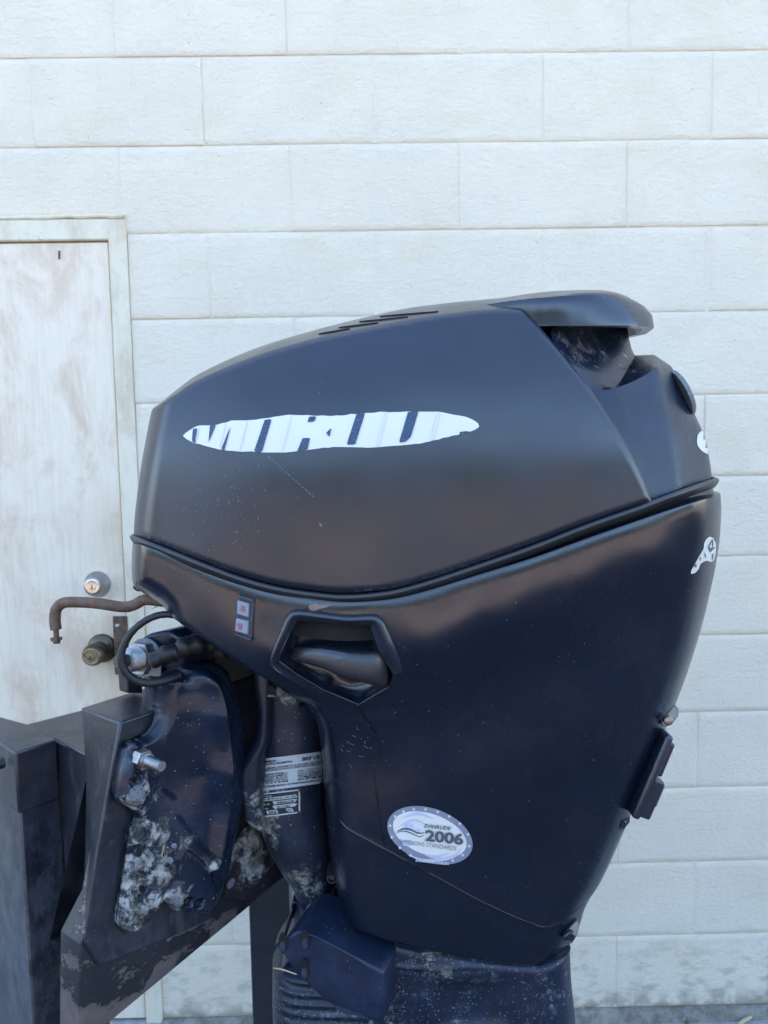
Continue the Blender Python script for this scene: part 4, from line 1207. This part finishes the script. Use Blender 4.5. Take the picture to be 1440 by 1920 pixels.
eb('fitting_housing', 18*m_, 88*m_, 8*m_, 23*m_, .935, 1.035, M['lip'], fit)
eb('fitting_housing', 96*m_, 176*m_, 8*m_, 34*m_, .935, 1.035, M['lip'], fit)
eb('fitting_neck', 86*m_, 98*m_, 4*m_, 14*m_, .950, 1.02, M['hole'], fit, .001)
eb('flush_plug', 106*m_, 156*m_, 34*m_, 48*m_, .95, 1.02, M['rubber'], fit)
for px, py, Y in ((1166, 1546, .945), (1070, 1758, .925)):
    b1 = prism('latch_tab', [P(px-12, py+10, Y), P(px-13, py-2, Y), P(px-4, py-14, Y+.005), P(px+12, py-34 if px < 1100 else py-18, Y+.02), P(px+18, py-26 if px < 1100 else py-16, Y+.02), P(px+13, py-4, Y+.01), P(px+3, py+13, Y)], (0, .035, 0), M['cap'], motor, .002)
    boss(px, py, Y-.001, .0065, M['lip'], b1, ln=.008)
boss(622, 1649, .955, .0075, M['rubber'], motor, ln=.03, name='hose_nipple')

# ---------------- swivel bracket and leg between stand and motor
spot = lambda *q: [(P(px, py, Y), r) for px, py, Y, r in q]
M['swivel'] = worn_black('swivel_paint', spot((520, 1280, 1., .035), (540, 1300, .97, .03), (500, 1500, .97, .05), (490, 1560, .97, .05), (560, 1660, .97, .05), (600, 1680, .97, .04)), salt=.55)
sw_ax = lambda px, py: P(px, py, YC-.01)
C = [(545, 1180, 62), (545, 1290, 62), (543, 1350, 60), (545, 1420, 62), (545, 1500, 66), (556, 1560, 62), (572, 1610, 52), (584, 1650, 40), (590, 1690, 33)]
pth = [sw_ax(a, b_) for a, b_, r in C]; rad = [r/F*YC for *_, r in C]
CC = catmull([np.r_[p, r] for p, r in zip(pth, rad)], 5)
swv = tube('swivel_bracket', [c_[:3] for c_ in CC], [c_[3] for c_ in CC], M['swivel'], motor, seg=36)
ST = bvh([np.array(v.co)+base_of(motor) for v in swv.data.vertices], [list(p.vertices) for p in swv.data.polygons])
# front flange of the swivel casting
Wsw = Relief(0, .985, [dict(pts=[(452, 1500), (448, 1460), (452, 1425), (470, 1395), (482, 1372), (484, 1330), (478, 1290), (474, 1250), (455, 1215), (440, 1190)], R=.012, q=1, p=2),
                       dict(pts=[(440, 1190), (520, 1190)], R=.01, q=.5), dict(pts=[(520, 1190), (516, 1300), (512, 1380), (500, 1420), (497, 1500), (506, 1560)], R=.010, q=.8), dict(pts=[(506, 1560), (486, 1558), (462, 1540), (452, 1500)], R=.010, q=1)],
             [(480, 1220, .028), (500, 1300, .030), (500, 1400, .030), (470, 1470, .032), (480, 1540, .026)], grid=.0035)
Wsw.make('swivel_flange', M['swivel'], motor)
# pad with hole at its top
pad = prism('mount_pad', [P(486, 1308, .955), P(484, 1290, .96), P(488, 1276, .975), P(530, 1262, .985), P(536, 1300, .96), P(530, 1308, .955)], (0, .05, .0), worn_black('corroded_pad', spot((515, 1290, .96, .05)), salt=.9), motor, .002)
lathe('pad_hole', P(507, 1294, .957)+np.array([0, 0, .0]), (0, -1, 0), [(-.004, .006), (.0012, .006), (.0014, .0001)], M['hole'], pad, 16)
# data plates on the swivel tube
lab1 = [(489, 1423), (600, 1409), (603, 1468), (486, 1484)]
lab2 = [(486, 1489), (562, 1480), (561, 1521), (485, 1532)]
o1 = patch_px(ST, lab1, .0012, 'data_label', M['label'], motor, 9, label='grey emission control information label')
T_ = lambda s_, q, par, mat='label_dark', **k: text_on(ST, s_, q, .0020, 'label_text', M[mat], par, **k)
def lq(x0, y0, x1, y1, sl=-.126):      # slanted line box
    return [(x0, y0+sl*(x0-489)), (x1, y0+sl*(x1-489)), (x1, y1+sl*(x1-489)), (x0, y1+sl*(x0-489))]
T_('BRP US Inc', lq(566, 1429, 612, 1435.5), o1, bold=.03)
T_('EMISSION', lq(497, 1427, 519, 1431), o1, bold=.03)
T_('CONTROL INFORMATION', lq(497, 1432, 548, 1436), o1, bold=.03)
T_('THIS ENGINE CONFORMS TO U.S. EPA AND CALIFORNIA', lq(493, 1440, 602, 1443.4), o1, bold=.02)
T_('EMISSION REGULATIONS FOR SPARK IGNITION MARINE', lq(493, 1444, 598, 1447.4), o1, bold=.02)
for k, (a, c_) in enumerate((('ENGINE FAMILY:', 'FEL: g/kW-hr'), ('DISPLACEMENT:', 'HC+NOx'), ('SPARK PLUG:', 'IDLE SPEED'), ('EMISSION CONTROL:', 'TIMING'), ('SYSTEM', 'RPM'))):
    T_(a, lq(492, 1452+k*4, 540, 1455.2+k*4), o1, bold=.02); T_(c_, lq(558, 1452+k*4, 600, 1455.2+k*4), o1, bold=.02)
T_('SEE OWNER MANUAL FOR MAINTENANCE SPECIFICATIONS', lq(494, 1474, 612, 1477.8), o1, bold=.03)
o2 = patch_px(ST, lab2, .0012, 'serial_plate', M['label_dark'], motor, 9, label='black and silver serial number plate')
for q in (lq(485, 1488, 562, 1490.4), lq(485, 1530, 561, 1532.4), lq(485, 1489, 487, 1532), lq(559.5, 1489, 562, 1532), lq(491, 1497, 558, 1503), lq(512, 1505, 557, 1511), lq(512, 1513, 557, 1519), lq(500, 1521, 523, 1528), lq(536, 1521, 551, 1528)):
    patch_px(ST, q, .0016, 'plate_field', M['label'], o2, 9)
T2 = lambda s_, q, mat: text_on(ST, s_, q, .0022, 'plate_text', M[mat], o2, bold=.02)
T2('BRP US Inc', lq(489, 1492, 512, 1495.5), 'label'); T2('STURTEVANT, WI, USA', lq(494, 1498, 556, 1502.4), 'label_dark')
T2('E40DPLSUM', lq(520, 1506, 550, 1510.6), 'label_dark'); T2('05157364', lq(520, 1514, 544, 1518.6), 'label_dark')
T2('MODEL No.', lq(489, 1507, 508, 1510), 'label'); T2('SER. No.', lq(489, 1515, 506, 1518), 'label'); T2('CE', lq(488, 1522, 498, 1528), 'label')
T2('2006', lq(505, 1522.3, 520, 1527), 'label_dark'); T2('57', lq(539, 1522.3, 547, 1527), 'label_dark')

# ---------------- midsection
M['mid'] = worn_black('salt_speckled_paint', spot((820, 1810, .9, .05)), salt=1.0, speck=.6, base=(.008, .013, .027))
def mid_extra(s, Q, h):
    for c_, sx, sz, amp, pw in s.feat2: h = h+amp*np.exp(-(np.abs((Q[:, 0]-c_[0])/sx)**pw+np.abs((Q[:, 1]-c_[1])/sz)**pw))
    return h
mid = Relief(0, YC, [
    dict(pts=[(512, 2100), (512, 1950), (511, 1850), (513, 1790), (520, 1768), (545, 1742), (600, 1728), (650, 1722)], R=.045, q=1, p=2.5),
    dict(pts=[(650, 1722), (700, 1756), (760, 1774), (830, 1788), (900, 1800), (1010, 1812), (1045, 1800), (1068, 1776)], R=.008, q=.06, smooth=False),
    dict(pts=[(1068, 1776), (1072, 1850), (1080, 1930), (1086, 2100)], R=.05, q=1, p=2.5),
    dict(pts=[(1086, 2100), (512, 2100)], R=.006, q=.02, smooth=False)],
    [(560, 1800, .085), (560, 2000, .09), (750, 1800, .10), (760, 2000, .10), (900, 1850, .105), (1000, 1850, .098), (1000, 2000, .098), (640, 1760, .088)], extra=None, grid=.0028)
mid.feat2 = [(mid.loc(890, 1890), .047, .034, -.010, 6), (mid.loc(800, 1815), .05, .003, .003, 2)]+[(mid.loc(600, 1846+19*k), .07, .0038, .0042, 2) for k in range(8)]
mid.extra = mid_extra
mid_o = mid.make('midsection', M['mid'], motor)
it = []
for i in range(620):
    x = r3.uniform(680, 1068); y_ = r3.uniform(1760, 1919)
    if r3.random() > .35+.65*math.exp(-((x-810)/60)**2-((y_-1840)/60)**2)+.3*math.exp(-((x-1000)/50)**2): continue
    it.append((x, y_, r3.choice((.5, .6, .7, .9, 1.7)), r3.uniform(.35, .8), r3.uniform(0, 3)))
for i in range(200): it.append((r3.uniform(515, 760), r3.uniform(1850, 1919), r3.uniform(.5, 1.3), r3.uniform(.4, .9), r3.uniform(0, 3)))
flecks(mid.tree, it, 'salt_specks', M['salt'], mid_o, .0006)
vbox('leg_housing', [(P(560, 1900, YC)[0], YC-.05), (P(1000, 1900, YC)[0], YC-.05), (P(1000, 1900, YC)[0]+.02, YC), (P(1000, 1900, YC)[0], YC+.05), (P(560, 1900, YC)[0], YC+.05), (P(560, 1900, YC)[0]-.02, YC)], .18, CAM[2]-.74, M['mid'], motor, .01)
# neck below the swivel
M['navy'] = worn_black('navy_casting_paint', spot((590, 1700, .97, .03), (570, 1790, .93, .035)), salt=.35, base=(.008, .014, .032))
nk = Relief(0, YC, [dict(pts=[(525, 1800), (530, 1760), (542, 1720), (548, 1692)], R=.03, q=1), dict(pts=[(548, 1692), (575, 1703), (605, 1702), (628, 1690)], R=.006, q=.1),
                    dict(pts=[(628, 1690), (640, 1720), (660, 1760), (715, 1790), (735, 1800)], R=.03, q=.7), dict(pts=[(735, 1800), (720, 1815), (545, 1812), (525, 1800)], R=.01, q=.1, smooth=False)],
            [(560, 1730, .05), (600, 1720, .065), (620, 1780, .10), (560, 1810, .10), (700, 1810, .11)], grid=.004)
nk.make('mount_neck', M['navy'], motor)
# side mount cover: box with slanted top edge
cov = [(556, 1746), (590, 1758), (640, 1784), (690, 1810), (716, 1822), (719, 1827), (718, 1919), (690, 1912), (647, 1899), (612, 1878), (587, 1857), (548, 1820), (529, 1788), (532, 1762)]
cx_ = [P(x, y_, .880 if x > 620 else .893) for x, y_ in cov]
cvr = prism('mount_cover', cx_, (0.030, .075, .004), M['navy'], motor, .0035, seg=3)
for (x, y_) in ((572, 1762), (571, 1818), (530, 1768)):
    c_ = P(x, y_, .889)
    pts_ = [c_+np.array([.0050*math.cos(t), -.0002, .0135*math.sin(t)]) for t in np.linspace(0, 2*math.pi, 20, endpoint=False)]
    sl_ = prism('bolt_slot', pts_, (0, .0012, 0), M['hole'], cvr, .0)
    pts_ = [c_+np.array([.0035*math.cos(t)-.0005, -.0005, .007*math.sin(t)-.005]) for t in np.linspace(0, 2*math.pi, 14, endpoint=False)]
    prism('bolt_head', pts_, (0, .0008, 0), M['keyed'], cvr, .0003)

# ---------------- stern bracket on the transom
PH = math.radians(38)
Tv = np.array([math.sin(PH), math.cos(PH), 0]); Nv = np.array([math.cos(PH), -math.sin(PH), 0])   # along the transom / out of its face
K0 = np.array([-.303, .89, 0])             # near top corner of the transom face (plan)
nA = -Nv                                    # away from the camera
phiB = math.atan2(-nA[0], nA[1])
Ctr = (K0)@nA
BSP = ((265, 1500, .93, .05), (250, 1640, .95, .08), (240, 1710, .97, .09), (290, 1640, .95, .05), (330, 1690, .95, .035), (345, 1580, .95, .02), (280, 1750, .97, .06), (404, 1625, .93, .015), (228, 1735, .9, .05), (300, 1560, .9, .03), (262, 1560, .9, .03), (240, 1690, .9, .06))
def br_extra(s, Q, h):
    d = pdist(Q, s.arc); h = h+.015*np.exp(-(d/.0075)**2)
    d = pdist(Q, s.rib2); h = h+.008*np.exp(-(d/.006)**2)
    for poly, amt_, rr_ in s.steps:
        ins = inside(Q, poly); h = h+np.where(ins, amt_*np.clip(pdist(Q, poly, True)/rr_, 0, 1), 0)
    for c_, r, amp in s.pits: h = h+amp*np.exp(-(((Q-c_)**2).sum(1)/r**2)**3)
    return np.maximum(h, .002)
brk = Relief(phiB, Ctr-.006, [
    dict(pts=[(239, 1752), (224, 1738), (219, 1722), (226, 1660), (236, 1600), (241, 1560), (250, 1530), (236, 1512), (220, 1502), (213, 1488), (218, 1440), (234, 1395), (250, 1386)], R=.010, q=1, p=2),
    dict(pts=[(250, 1386), (275, 1372), (290, 1340), (290, 1300), (286, 1275), (300, 1262), (320, 1250)], R=.008, q=1, p=2),
    dict(pts=[(320, 1250), (350, 1238), (385, 1236), (420, 1255), (440, 1290), (452, 1340), (460, 1400), (456, 1470), (444, 1540), (432, 1600), (424, 1650), (408, 1692), (386, 1714)], R=.022, q=1, p=2),
    dict(pts=[(386, 1714), (350, 1707), (325, 1700), (300, 1693), (296, 1706), (280, 1728), (255, 1748), (239, 1752)], R=.008, q=1, p=2)],
    [(240, 1720, .014), (232, 1640, .014), (260, 1560, .014), (228, 1470, .018), (250, 1420, .016), (300, 1500, .016), (290, 1600, .016), (300, 1660, .018), (350, 1600, .030), (380, 1690, .034),
     (330, 1420, .022), (340, 1300, .030), (320, 1340, .026), (390, 1260, .050), (430, 1320, .050), (448, 1420, .046), (438, 1540, .044), (415, 1640, .040), (405, 1340, .058), (412, 1450, .056), (380, 1450, .036), (380, 1560, .036), (360, 1350, .036)],
    extra=None, grid=.0026)
brk.arc = np.array([brk.loc(*p) for p in catmull([(318, 1262), (350, 1250), (378, 1262), (398, 1300), (408, 1350), (416, 1420), (414, 1500), (404, 1570), (395, 1620)], 4)])
brk.rib2 = np.array([brk.loc(*p) for p in catmull([(238, 1400), (262, 1392), (284, 1362), (294, 1320)], 4)])
brk.pits = [(brk.loc(x, y_), r, a) for x, y_, r, a in ((252, 1463, .0075, -.014), (261, 1600, .0085, -.014), (268, 1668, .008, -.016), (266, 1650, .007, -.012), (257, 1484, .016, .006), (350, 1688, .006, -.010), (369, 1692, .006, -.010), )]
brk.steps = [(np.array([brk.loc(*p) for p in poly]), a_, r_) for poly, a_, r_ in (
    ([(296, 1400), (312, 1330), (330, 1275), (400, 1250), (452, 1330), (462, 1480), (446, 1600), (424, 1660), (404, 1622), (372, 1590), (352, 1560), (326, 1530), (322, 1500), (300, 1480)], .0045, .005),
    ([(338, 1575), (352, 1590), (380, 1610), (398, 1640), (408, 1680), (386, 1716), (318, 1702), (312, 1676), (330, 1650), (326, 1610)], .006, .005),
    ([(218, 1470), (230, 1424), (246, 1408), (262, 1440), (282, 1470), (268, 1512), (240, 1514), (216, 1500)], .004, .004),
    ([(240, 1590), (275, 1575), (300, 1600), (300, 1660), (285, 1700), (250, 1720), (232, 1715), (234, 1640)], -.004, .005))]
brk.extra = br_extra
brk_o = brk.make('stern_bracket', M['swivel'], motor, closed=False)
sps = []
for x_, y_, _, r_ in BSP:
    h = hit(brk.tree, x_, y_, 0)
    if h is not None: sps.append((h, r_))
M['bracket'] = worn_black('stern_bracket_paint', sps, salt=.6, rough=.27, base=(.006, .011, .024), amt=.175, nsc=62)
brk_o.data.materials.clear(); brk_o.data.materials.append(M['bracket'])
BT = brk.tree
for c_, r_ in (((257, 1487), 13), ((330, 1690), 12), ((326, 1585), 6), ((318, 1612), 7)):
    patch_px(BT, ell(c_[0], c_[1], r_*(1.0 if r_ < 13 else 1.25), r_*.95, -.9 if r_ > 12 else 0, 18), .0012, 'corroded_washer', M['corr'], brk_o, 6)
for c_ in ((252, 1463), (350, 1690), (370, 1694), (261, 1600), (268, 1668)):
    patch_px(BT, ell(c_[0], c_[1], 6, 8, .3, 16), .0010, 'bolt_hole', M['hole'], brk_o, 5)
# bolt with nut
b0 = hit(BT, 262, 1421, 0)
nut = tube('hex_nut', [b0-Nv*.004, b0+Nv*.012], [.0125, .0120], M['steel'], motor, seg=6)
ln = 12; pth = []; rad = []
for i in range(ln*2+1): pth.append(b0+Nv*(.012+.030*i/(ln*2))); rad.append(.0066 if i % 2 else .0058)
tube('threaded_bolt', pth, rad, M['steel'], nut, seg=18)
lathe('bolt_collar', b0+Nv*.012, Nv, [(0, .0085), (.003, .0085), (.0035, .007)], M['steel'], nut, 20)
bb = P(330, 1690, .925)
tube('corroded_nut', [bb-Nv*.004, bb+Nv*.008], [.0098, .009], M['corr'], brk_o, seg=6)
it = [(r3.uniform(230, 450), r3.uniform(1260, 1690), r3.uniform(.5, 2.6), r3.uniform(.3, .9), r3.gauss(-1.0, .5)) for i in range(45)]
flecks(BT, it, 'paint_chips', M['salt'], brk_o, .0006)
it = [(r3.uniform(480, 600), r3.uniform(1270, 1690), r3.uniform(.5, 2.2), r3.uniform(.4, 1.0), r3.uniform(0, 3)) for i in range(35)]
flecks(ST, it, 'paint_chips', M['salt'], swv, .0006)
# far clamp bracket edge
far = [(432, 1596), (452, 1555), (474, 1560), (500, 1600), (525, 1650), (500, 1668), (470, 1690), (438, 1690), (418, 1680)]
M['farb'] = worn_black('far_bracket_paint', spot((450, 1580, 1.02, .06), (480, 1630, 1.02, .05)), salt=.5, base=(.012, .013, .016))
fb = prism('far_clamp_bracket', [P(x, y_, 1.0+(x-430)*.0006) for x, y_ in far], Tv*.02, M['farb'], motor, .004, seg=3)
prism('bolt_hole', [P(x, y_, 1.0+(x-430)*.0006)-Nv*(-.002) for x, y_ in ell(432, 1656, 5, 11, .5, 16)], -Nv*.003, M['corr'], fb, .0003)
# tilt tube, nut and steering gear
tt = P(296, 1232, .955)
axT = -Tv
ttu = tube('tilt_tube', [tt+Tv*.16, tt+Tv*.08, tt+Tv*.02], [.027, .027, .027], M['bracket'], motor, seg=24)
hs = prism('tilt_housing', [P(x, y_, .935) for x, y_ in ((258, 1200), (276, 1188), (318, 1182), (338, 1195), (352, 1206), (336, 1262), (330, 1282), (292, 1278), (270, 1262))], Tv*.05, M['bracket'], motor, .005, seg=3)
n0 = P(266, 1234, .925); axn = P(240, 1238, .90)-n0; axn /= np.linalg.norm(axn)
nt_ = tube('tube_nut', [n0-axn*.004, n0+axn*.010], [.0215, .0205], M['steel'], motor, seg=6)
lathe('nut_washer', n0-axn*.004, axn, [(-.003, .024), (.0, .024), (.0005, .02)], M['corr'], nt_, 28)
pth = []; rad = []
for i in range(15): pth.append(n0+axn*(.010+.022*i/14)); rad.append(.0148 if i % 2 else .0124)
tube('threaded_end', pth, rad, M['steel'], nt_, seg=24)
e0 = n0+axn*.028
lathe('tube_end_cap', e0, axn, [(0, .008), (.012, .0085), (.015, .0085), (.0152, .006)], M['rubber'], nt_, 20)
prism('bracket_tag', [P(x, y_, .918) for x, y_ in ((262, 1262), (275, 1238), (302, 1246), (301, 1272))], (0, .004, 0), simple('dusty_alloy_tag', (.24, .21, .20), .45), motor, .0006)
# torn rubber boot
C = [(284, 1240, .903, 15), (300, 1232, .905, 16), (318, 1224, .908, 17), (332, 1222, .912, 15), (345, 1214, .915, 19), (368, 1208, .922, 20), (390, 1206, .93, 17), (406, 1216, .935, 15), (420, 1234, .94, 12)]
CC = catmull([np.r_[P(a, b_, c_), d_/F*c_] for a, b_, c_, d_ in C], 4)
boot = tube('rubber_boot', [c_[:3] for c_ in CC], [c_[3]*(1+.08*math.sin(i*1.3)) for i, c_ in enumerate(CC)], M['cable'], motor, seg=20)
t0 = CC[0][:3]; dirb = CC[0][:3]-CC[3][:3]; dirb /= np.linalg.norm(dirb)
lathe('boot_end', t0, dirb, [(0, .0088), (.0012, .0086), (.0014, .006)], simple('dusty_rubber_end', (.10, .095, .07), .7), boot, 20)
# cable loop
C = [(372, 1166, .90), (345, 1157, .893), (310, 1152, .89), (280, 1160, .887), (252, 1180, .884), (234, 1206, .882), (227, 1232, .88), (233, 1256, .88), (252, 1274, .882), (280, 1281, .885), (310, 1276, .892), (336, 1266, .905)]
CC = catmull([P(*c_) for c_ in C], 6)
tube('black_cable', CC, [.0041+.0008*min(1, max(0, (i-24)/20))+.0002*math.sin(i*2.1) for i in range(len(CC))], M['cable'], motor, seg=12)
# rusty steering rod
C = [(105, 1180, .97), (103, 1160, .97), (106, 1142, .97), (118, 1131, .97), (138, 1129, .97), (180, 1131, .965), (230, 1138, .96), (252, 1134, .96), (270, 1125, .96), (300, 1127, .96), (350, 1135, .96)]
rod = tube('steering_rod', catmull([P(*c_) for c_ in C], 6), .0070, M['rust'], motor, seg=16)
a = P(105, 1178, .97); b_ = P(106, 1200, .97)
st_ = tube('rod_stud', [a+(b_-a)*t for t in np.linspace(0, 1, 13)], [.0037 if i % 2 else .0032 for i in range(13)], M['rust'], rod, seg=12)
tube('stud_nut', [P(105.5, 1196, .97), P(105.7, 1200, .97), P(106, 1200.2, .97), P(106.2, 1206, .97)], [.0078, .0078, .0052, .0048], M['rust'], rod, seg=6)
# small rubber peg under the front of the cowl
tube('rubber_peg', [P(262, 1096, .93), P(256, 1104, .925)], [.0055, .005], M['rubber'], motor, seg=14)

# ------------------------------------------------------------------ stand
stand = thing('motor_stand', (-.40, 1.05, -.03), 'dark steel stand with chipped paint holding the outboard motor', 'stand')
zt = CAM[2]-.3277; zb = CAM[2]-.632
def pl_(o_, t, n): q = K0+Tv*t+Nv*n; return (q[0], q[1])
plateE = 1.0
# main transom plate (face), box section
def along(z0, z1, t0, t1, n0, n1, name, mat, bevel=.002, label=None):
    return vbox(name, [pl_(0, t0, n0), pl_(0, t1, n0), pl_(0, t1, n1), pl_(0, t0, n1)], z0, z1, mat, stand, bevel, label)
# front face is cut slantwise at its near end (photo: the face narrows to a foot)
def Pf(px, py, off=0.):                    # pixel on the transom face plane
    d = ray(px, py); s_ = ((K0+Nv*off)@Nv)/(d@Nv); return CAM+d*s_
face = [Pf(226, 1357), Pf(640, 1180), Pf(640, 1640), Pf(530, 1640), Pf(440, 1704), Pf(300, 1768), Pf(184, 1813), Pf(157, 1770), Pf(180, 1600), Pf(205, 1460)]
# keep its top edge level
face[0][2] = zt
face[1] = np.array([*(K0+Tv*.34)[:2], zt]); face[2] = np.array([*(K0+Tv*.34)[:2], Pf(530, 1640)[2]])
bk = [f_-Nv*.085 for f_ in face]
for i_, (x_, y_) in ((7, (157, 1772)), (8, (158, 1600)), (9, (161, 1450))): bk[i_] = Pf(x_, y_, -.085)
nf = len(face)
mk('transom_plate', face+bk, [list(range(nf)), list(range(2*nf-1, nf-1, -1))]+[[i, (i+1) % nf, nf+(i+1) % nf, nf+i] for i in range(nf)], M['stand'], stand, bevel=.003, seg=3)
# near end face
E = lambda z, w_: K0+np.array([0, 0, z])-Nv*w_
lowb = prism('cross_beam', [Pf(148, 1965, -.004), Pf(200, 1922, -.004), Pf(525, 1652, -.004), np.array([*(K0+Tv*.42-Nv*.004)[:2], Pf(525, 1652, -.004)[2]]), np.array([*(K0+Tv*.42-Nv*.004)[:2], CAM[2]-.45]), Pf(226, 1500, -.004), Pf(190, 1690, -.004), Pf(150, 1770, -.004)], -Nv*.042, M['chipped'], stand, .002)
# side post parts on the left, plan built from the photo's corners
def XY(px, py, Y): p = P(px, py, Y); return (p[0], p[1])
kz = P(30, 1411, .95)[2]
Yb = lambda px, py: (kz-CAM[2])/ray(px, py)[2]
A0 = XY(-60, 1360, Yb(-60, 1360)*1.02); A1 = XY(0, 1390, Yb(0, 1390)); A1_ = A1; A2 = XY(30, 1411, Yb(30, 1411)); A3 = XY(107, 1387, Yb(107, 1387)); A4 = XY(157, 1409, Yb(157, 1409)); 
A1 = (A2[0]+(A1_[0]-A2[0])*2.6, A2[1]+(A1_[1]-A2[1])*2.6)
vbox('post', [A1, A2, A3, (A3[0]-.05, A3[1]+.045), (A1[0]-.02, A1[1]+.05)], -.03, kz, M['stand'], stand, .003)
vbox('side_channel', [(A3[0]-.012, A3[1]+.014), A4, (A4[0]+.045, A4[1]-.030), (A4[0]+.07, A4[1]+.02), (A3[0]+.0, A3[1]+.055)], CAM[2]-.60, kz-.0015, M['stand'], stand, .003)
vbox('leg_channel', [(A3[0]-.012, A3[1]+.015), (A3[0]*.04+A4[0]*.96, A3[1]*.04+A4[1]*.96+.002), (A4[0], A4[1]+.04), (A3[0], A3[1]+.05)], -.03, CAM[2]-.58, M['stand'], stand, .003)
# weld seam step around the post
sz = P(32, 1525, .95)[2]
vbox('post_sleeve', [(A1[0]-.003, A1[1]-.001), (A2[0], A2[1]-.0035), (A3[0]+.0012, A3[1]-.003), (A3[0]-.052, A3[1]+.05), (A1[0]-.025, A1[1]+.055)], sz, kz+.0015, M['stand'], stand, .003)
# top beam running back along the transom direction
tp0 = np.array([A2[0]-.03, A2[1]+.045]); 
bz = kz-.002
p1 = XY(-40, 1376, Yb(-40, 1376)); p2 = XY(165, 1324, Yb(165, 1324)); p3 = XY(280, 1290, Yb(280, 1290)); p4 = XY(160, 1406, Yb(160, 1406)); p5 = XY(290, 1350, Yb(290, 1350))
vbox('top_beam', [p1, (A1_[0]+.002, A1_[1]+.006), (A2[0]+.001, A2[1]+.006), (A3[0]-.004, A3[1]+.004), (A4[0]-.002, A4[1]+.006), p5, p3, p2], kz-.05, kz-.0035, M['stand'], stand, .002)
ee = [K0+np.array([0, 0, zt]), K0-Nv*.085+np.array([0, 0, zt]), ]
# rear part of the transom seen past the bracket
along(CAM[2]-.40, CAM[2]-.262, .10, .50, -.006, -.075, 'transom_board', simple('grey_board', (.10, .10, .095), .55, 0, .3, 50, .0006), .003)
prism('back_stop', [Pf(236, 1232, -.06), Pf(268, 1226, -.06), Pf(268, 1300, -.06), Pf(240, 1300, -.06)], -Nv*.02, M['stand'], stand, .002)
# far post
fx0 = P(468, 1750, 1.28); fx1 = P(545, 1750, 1.28)
vbox('post', [(fx0[0], 1.28), (fx1[0], 1.28), (fx1[0], 1.34), (fx0[0], 1.34)], -.03, CAM[2]-.50, simple('grey_post_paint', (.045, .055, .072), .42, 0, .25, 40, .0004), stand, .003, label='rear post behind the swivel bracket')
fz = P(500, 1900, 1.2)
vbox('base_rail', [(-.75, .98), (-.70, .93), (.25, 1.50), (.20, 1.56)], -.03, .02, M['stand'], stand, .003)
lathe('side_bolt', P(0, 1431, .955), (-.6, -.8, 0), [(-.004, .0075), (.004, .0075), (.005, .006)], M['stand'], stand, 6)

# ------------------------------------------------------------------ small dry bits
def blade(name, pts_, w_, label, cat, mat=None):
    c0 = np.mean([np.array(p) for p in pts_], 0); o = thing(name, tuple(c0), label, cat)
    tube('stalk', pts_, [w_*(.5+.5*math.sin(math.pi*(i+.5)/len(pts_))) for i in range(len(pts_))], mat or M['straw'], o, seg=6)
gy = WALL_Y-.08
def on_ground(px, py, z=-.026): d = ray(px, py); s_ = (z-CAM[2])/d[2]; return CAM+d*s_
blade('dry_leaf', catmull([on_ground(1380, 1925, -.022), on_ground(1395, 1914, -.018), on_ground(1410, 1906, -.02)], 4), .005, 'pale dry leaf blade lying on the ground at the wall foot', 'leaf')
blade('straw_blade', catmull([P(512, 1815, .895), P(530, 1818, .889), P(556, 1827, .886)], 4), .0009, 'straw stuck on the black midsection below the round slots', 'straw')
blade('straw_blade', catmull([P(300, 1628, .90), P(303, 1605, .895), P(308, 1584, .89)], 4), .0009, 'thin straw stuck upright on the corroded clamp bracket', 'straw')
for px, py, r_ in ((1288, 1917, .005),):
    c_ = on_ground(px, py, -.024); bm = bmesh.new(); bmesh.ops.create_icosphere(bm, subdivisions=2, radius=r_)
    for v in bm.verts: v.co *= random.uniform(.8, 1.15)
    me = bpy.data.meshes.new('pebble'); bm.to_mesh(me); bm.free(); me.materials.append(M['plate'])
    o = bpy.data.objects.new('pebble', me); link(o); o.location = c_; o['label'] = 'small dark pebble on the ground at the foot of the wall'; o['category'] = 'pebble'
